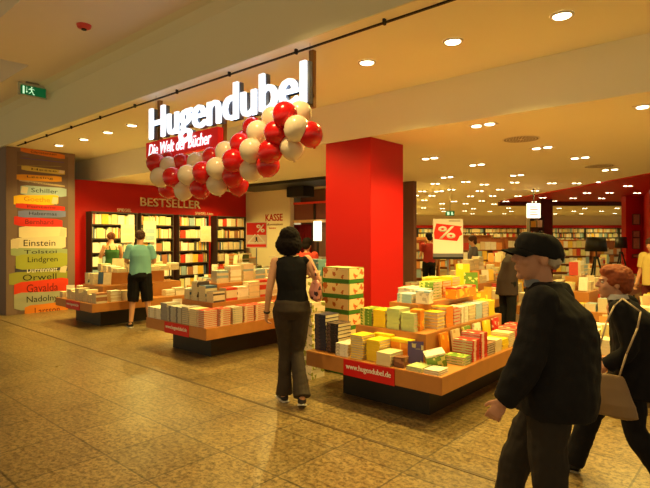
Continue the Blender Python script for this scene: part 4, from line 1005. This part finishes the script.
# ---------------- walking woman from behind
pv = at_depth(292, 4.93)
P = person('dark haired woman in black sleeveless top and dark jeans seen from behind', (pv.x, pv.y, 0), YAW + .10, .975,
           dict(pel=(0, 0, .97), chest=(-.01, .0, 1.28), neck=(-.01, .0, 1.47), head=(-.025, .03, 1.605), shL=(-.165, -.01, 1.40), shR=(.15, -.01, 1.42), elL=(-.225, -.03, 1.12), wrL=(-.25, .03, .885), elR=(.265, -.05, 1.2), wrR=(.2, .16, 1.26),
                hpL=(-.085, 0, .93), hpR=(.085, 0, .93), knL=(-.065, .05, .5), anL=(-.075, .05, .09), toL=(-.12, .20, .03), knR=(.05, .03, .5), anR=(.085, -.20, .13), toR=(.1, -.10, .035)), female=True, hs=1.02, head=(-.05, 0, -.15))
for q_ in ():
    pass
M_TOP = mat('black_jersey', (20, 19, 22), .85, .2, var=.2); M_JN = mat('dark_jeans_cloth', (58, 48, 40), .8, .2, var=.2, vs=30)
bm = bmesh.new(); torso(P, bm, [(-.04, .165, .125, -.01), (.1, .16, .12, -.0), (.3, .145, .112, .0), (.5, .155, .122, .0), (.68, .165, .12, -.0), (.84, .168, .095, -.0), (.93, .125, .08, 0), (.97, .075, .065, 0)])
for a in 'LR': limb(bm, [P.J['sh' + a] + Vector((.01 if a == 'L' else -.01, 0, -.01)), P.J['sh' + a].lerp(P.J['el' + a], .1)], [.05, .046], sub=2)
bake('top', bm, M_TOP, P.t, .006, 4, amp=.012, fs=9, amp2=.002)
tr_ = trousers(P, M_JN, (.108, .092, .068, .07, .084), .010, hip=(.175, .125), waist=.06); shoes(P, mat('dark_trainer', (50, 46, 50), .6), M_WPRINT)
bm = bmesh.new(); h = P.s
ell(bm, P.hp(0, -.02, .045), (.103 * h, .112 * h, .093 * h), P.Rh, 20, 16); ell(bm, P.hp(.0, -.045, -.045), (.128 * h, .095 * h, .11 * h), P.Rh, 20, 16)
for q in (-1, 1): ell(bm, P.hp(.085 * q, -.01, -.035), (.04 * h, .06 * h, .09 * h), P.Rh)
ell(bm, P.hp(0, -.06, -.11), (.1 * h, .05 * h, .04 * h), P.Rh)
bake('hair', bm, mat('dark_brown_hair', (20, 12, 11), .85, .15, var=.4, vs=60), P.t, .006, 2, amp=.012, fs=14, stretch=(1, 1, 1), amp2=.007, fs2=48)
bm = bmesh.new(); n = P.J['neck']; 
for i in range(18):
    a = PI + PI * i / 17; ell(bm, n + Vector((.07 * math.cos(a), .065 * math.sin(a) - .005, -.005 + .02 * math.sin(a))), (.006,) * 3, u=8, v=6)
obj('necklace', bm, mat('pale_beads', (210, 190, 160), .4), P.t, smooth=True)
bm = bmesh.new(); w = P.J['wrL']; d = (P.J['elL'] - w).normalized(); q = d.to_track_quat('Z', 'Y').to_matrix()
loft(bm, [(w + d * .005, .030, .030, q), (w + d * .022, .032, .032, q)], 16); obj('wristband', bm, M_BLACK, P.t, smooth=True)
Mv = Matrix.Translation((pv.x, pv.y, 0)) @ Matrix.Rotation(YAW + .10, 4, 'Z')
bl = Mv @ Vector((.235, .0, .98)); t = thing('shoulder_bag', 'pink and dark patterned shoulder bag under the walking woman\'s right arm', 'handbag', bl, YAW + .10)
bm = bmesh.new(); rings = [((0, 0, z), rx, ry, None) for z, rx, ry in ((0, .03, .08), (.03, .06, .13), (.11, .065, .14), (.18, .045, .12), (.21, .015, .1))]
loft(bm, rings, 24); bake('bag_body', bm, cover_mat('bag_cloth', (200, 130, 120), (60, 30, 40), 3), t, .006, 3, amp=.02, fs=14)
bm = bmesh.new(); strap(bm, [(0, -.09, .19), (-.02, -.08, .3), (-.065, -.03, .41), (-.07, .03, .41), (-.02, .08, .3), (0, .09, .19)], .014); obj('strap', bm, MATS['bag_cloth'], t, smooth=True)

# ---------------- man in turquoise polo shirt
ptq = at_floor(140, 327)
P = person('man in turquoise polo shirt and black shorts reading beside the left book table', (ptq.x, ptq.y, 0), 1.0, 1.0,
           dict(neck=(0, .01, 1.46), head=(0, .075, 1.59), chest=(0, 0, 1.27), elL=(-.24, .0, 1.15), wrL=(-.12, .25, 1.14), elR=(.25, .02, 1.14), wrR=(.14, .27, 1.16), knL=(-.12, .02, .5), knR=(.12, .02, .5), anL=(-.15, -.02, .09), anR=(.17, -.02, .09), toL=(-.2, .13, .03), toR=(.25, .1, .03)), head=(-.35, 0, 0), voxel=.007)
M_TQ = mat('turquoise_cotton', (125, 185, 190), .85, .2, var=.08)
bm = bmesh.new(); torso(P, bm, [(-.12, .185, .14, 0), (.1, .182, .14, 0), (.35, .18, .135, 0), (.6, .19, .14, 0), (.82, .19, .115, 0), (.94, .13, .09, 0), (1.0, .075, .07, 0)])
for a in 'LR': limb(bm, [P.J['sh' + a], P.J['sh' + a].lerp(P.J['el' + a], .75)], [.066, .07], flat_end=True)
bake('polo_shirt', bm, M_TQ, P.t, .009, 3, amp=.014, fs=8)
trousers(P, M_TOP, (.115, .108, .1, .094), .012, hip=(.17, .13), upto=.12, name='shorts', waist=.06); shoes(P, M_BLACK, M_WPRINT)
bm = bmesh.new(); ell(bm, P.hp(0, -.022, .045), (.086, .098, .088), P.Rh); ell(bm, P.hp(0, -.06, .0), (.072, .05, .06), P.Rh); bake('hair', bm, mat('brown_hair', (70, 40, 26), .7, var=.3, vs=40), P.t, .007, 2, amp2=.008, fs2=50)
# the book he holds open
Mt_ = Matrix.Translation((ptq.x, ptq.y, 0)) @ Matrix.Rotation(1.0, 4, 'Z'); bp_ = Mt_ @ Vector((.01, .36, 1.2))
o = put_book(bp_, (.9, 0, 1.0), .2, .24, .015, 'white', 'pale book held open by the man in turquoise', None)

# ---------------- woman in the green dress
pg = on_x(112, 236, -11.05)
P = person('woman in green strap dress browsing the shelves of the red wall', (pg.x, pg.y, 0), H2 - .1, .99,
           dict(neck=(0, .01, 1.46), head=(0, .06, 1.59), elL=(-.24, .05, 1.15), wrL=(-.14, .25, 1.2), elR=(.24, .05, 1.15), wrR=(.14, .25, 1.2)), head=(-.25, 0, .1), voxel=.008, female=True)
bm = bmesh.new(); torso(P, bm, [(-.9, .21, .19, 0), (-.4, .19, .16, 0), (0, .17, .13, 0), (.3, .14, .11, 0), (.6, .155, .12, 0), (.72, .15, .11, 0)])
for q in (-.07, .07): limb(bm, [P.J['chest'] + Vector((q, -.1, .05)), P.J['neck'] + Vector((q, -.04, -.03)), P.J['chest'] + Vector((q, .1, .05))], [.012, .012, .012])
bake('dress', bm, mat('green_cotton', (50, 95, 45), .85), P.t, .009, 3, amp=.012); shoes(P, M_BLACK, M_BPRINT)
bm = bmesh.new(); ell(bm, P.hp(0, -.02, .045), (.09, .1, .09), P.Rh); ell(bm, P.hp(0, -.1, .06), (.04, .04, .045), P.Rh); bake('hair', bm, mat('chestnut_hair', (110, 60, 34), .7, var=.3, vs=40), P.t, .008, 2, amp2=.008, fs2=50)

# ---------------- dark clothed woman leaning forward in the shop
pd = at_depth(507, 8.2)
P = person('dark haired person in dark coat leaning over the books in the shop', (pd.x, pd.y, 0), -.55, .97,
           dict(chest=(0, .09, 1.24), neck=(0, .2, 1.4), head=(0, .28, 1.51), shL=(-.17, .18, 1.34), shR=(.17, .18, 1.34), elL=(-.2, .24, 1.08), wrL=(-.15, .42, .96), elR=(.2, .24, 1.08), wrR=(.15, .42, .96)), head=(-.4, 0, .5), voxel=.009, female=True)
bm = bmesh.new(); torso(P, bm, [(-.5, .2, .17, 0), (0, .18, .15, 0), (.3, .175, .14, 0), (.6, .18, .14, 0), (.85, .17, .12, 0), (1, .08, .075, 0)]); sleeve(P, bm, 'L', (.078, .066, .05), .9); sleeve(P, bm, 'R', (.078, .066, .05), .9)
bake('coat', bm, mat('dark_brown_wool', (48, 32, 30), .85), P.t, .01, 3, amp=.015); trousers(P, M_TOP, (.1, .09, .075, .07, .07), .008); shoes(P, M_BLACK, M_BPRINT)
bm = bmesh.new(); ell(bm, P.hp(0, -.02, .045), (.092, .105, .092), P.Rh); ell(bm, P.hp(0, -.07, -.02), (.085, .05, .08), P.Rh); bake('hair', bm, MATS['dark_brown_hair'], P.t, .008, 2, amp2=.01, fs2=50)

# ---------------- person in the yellow shirt at the right edge
py_ = at_depth(652, 8.6)
P = person('person in pale yellow shirt standing at the right edge of the shop', (py_.x, py_.y, 0), 2.6, .9,
           dict(elR=(.23, .02, 1.12), wrR=(.25, .1, .88)), head=(-.2, 0, .1), voxel=.009)
bm = bmesh.new(); torso(P, bm, [(-.15, .18, .14, 0), (.2, .175, .135, 0), (.6, .18, .135, 0), (.84, .18, .11, 0), (1, .075, .07, 0)])
for a in 'LR': limb(bm, [P.J['sh' + a], P.J['sh' + a].lerp(P.J['el' + a], .75)], [.08, .07], flat_end=True)
bake('shirt', bm, mat('pale_yellow_cotton', (215, 190, 110), .85), P.t, .01, 3, amp=.012); trousers(P, mat('dark_red_skirt_cloth', (90, 24, 24), .8), (.1, .09, .075, .07, .07), .008); shoes(P, M_BLACK, M_BPRINT)
bm = bmesh.new(); ell(bm, P.hp(0, -.02, .045), (.088, .1, .09), P.Rh); bake('hair', bm, MATS['brown_hair'], P.t, .008, 2, amp2=.01, fs2=50)

# ---------------- small figures further back
for (px, d, rz, lab, c, hc, sc) in ((307, 9.3, .3, 'person in red top at the till, seen past the walking woman', (190, 60, 45), 'dark_brown_hair', .90), (429, 13.5, 1.0, 'person in red and dark clothes left of the percent sign', (150, 40, 36), 'dark_brown_hair', .98),
                                     (473, 12.0, 2.2, 'distant person in grey clothes right of the percent sign', (90, 85, 95), 'brown_hair', .93)):
    p = at_depth(px, d)
    P = person(lab, (p.x, p.y, 0), rz, sc, dict(elL=(-.23, .05, 1.13), wrL=(-.16, .25, 1.1)), head=(-.2, 0, 0), voxel=.011, female=True)
    bm = bmesh.new(); torso(P, bm, [(-.15, .17, .13, 0), (.3, .15, .12, 0), (.6, .165, .13, 0), (.84, .165, .1, 0), (1, .07, .065, 0)])
    for a in 'LR': limb(bm, [P.J['sh' + a], P.J['sh' + a].lerp(P.J['el' + a], .6)], [.072, .06], flat_end=True)
    bake('shirt', bm, mat('shirt_' + str(px), c, .85), P.t, .011, 3); trousers(P, M_TOP, (.1, .09, .075, .07, .07), .006); shoes(P, M_BLACK, M_BPRINT)
    bm = bmesh.new(); ell(bm, P.hp(0, -.02, .045), (.09, .1, .09), P.Rh); ell(bm, P.hp(0, -.06, -.03), (.08, .05, .08), P.Rh); bake('hair', bm, MATS[hc], P.t, .01, 2)
print('BOOKS', NB)
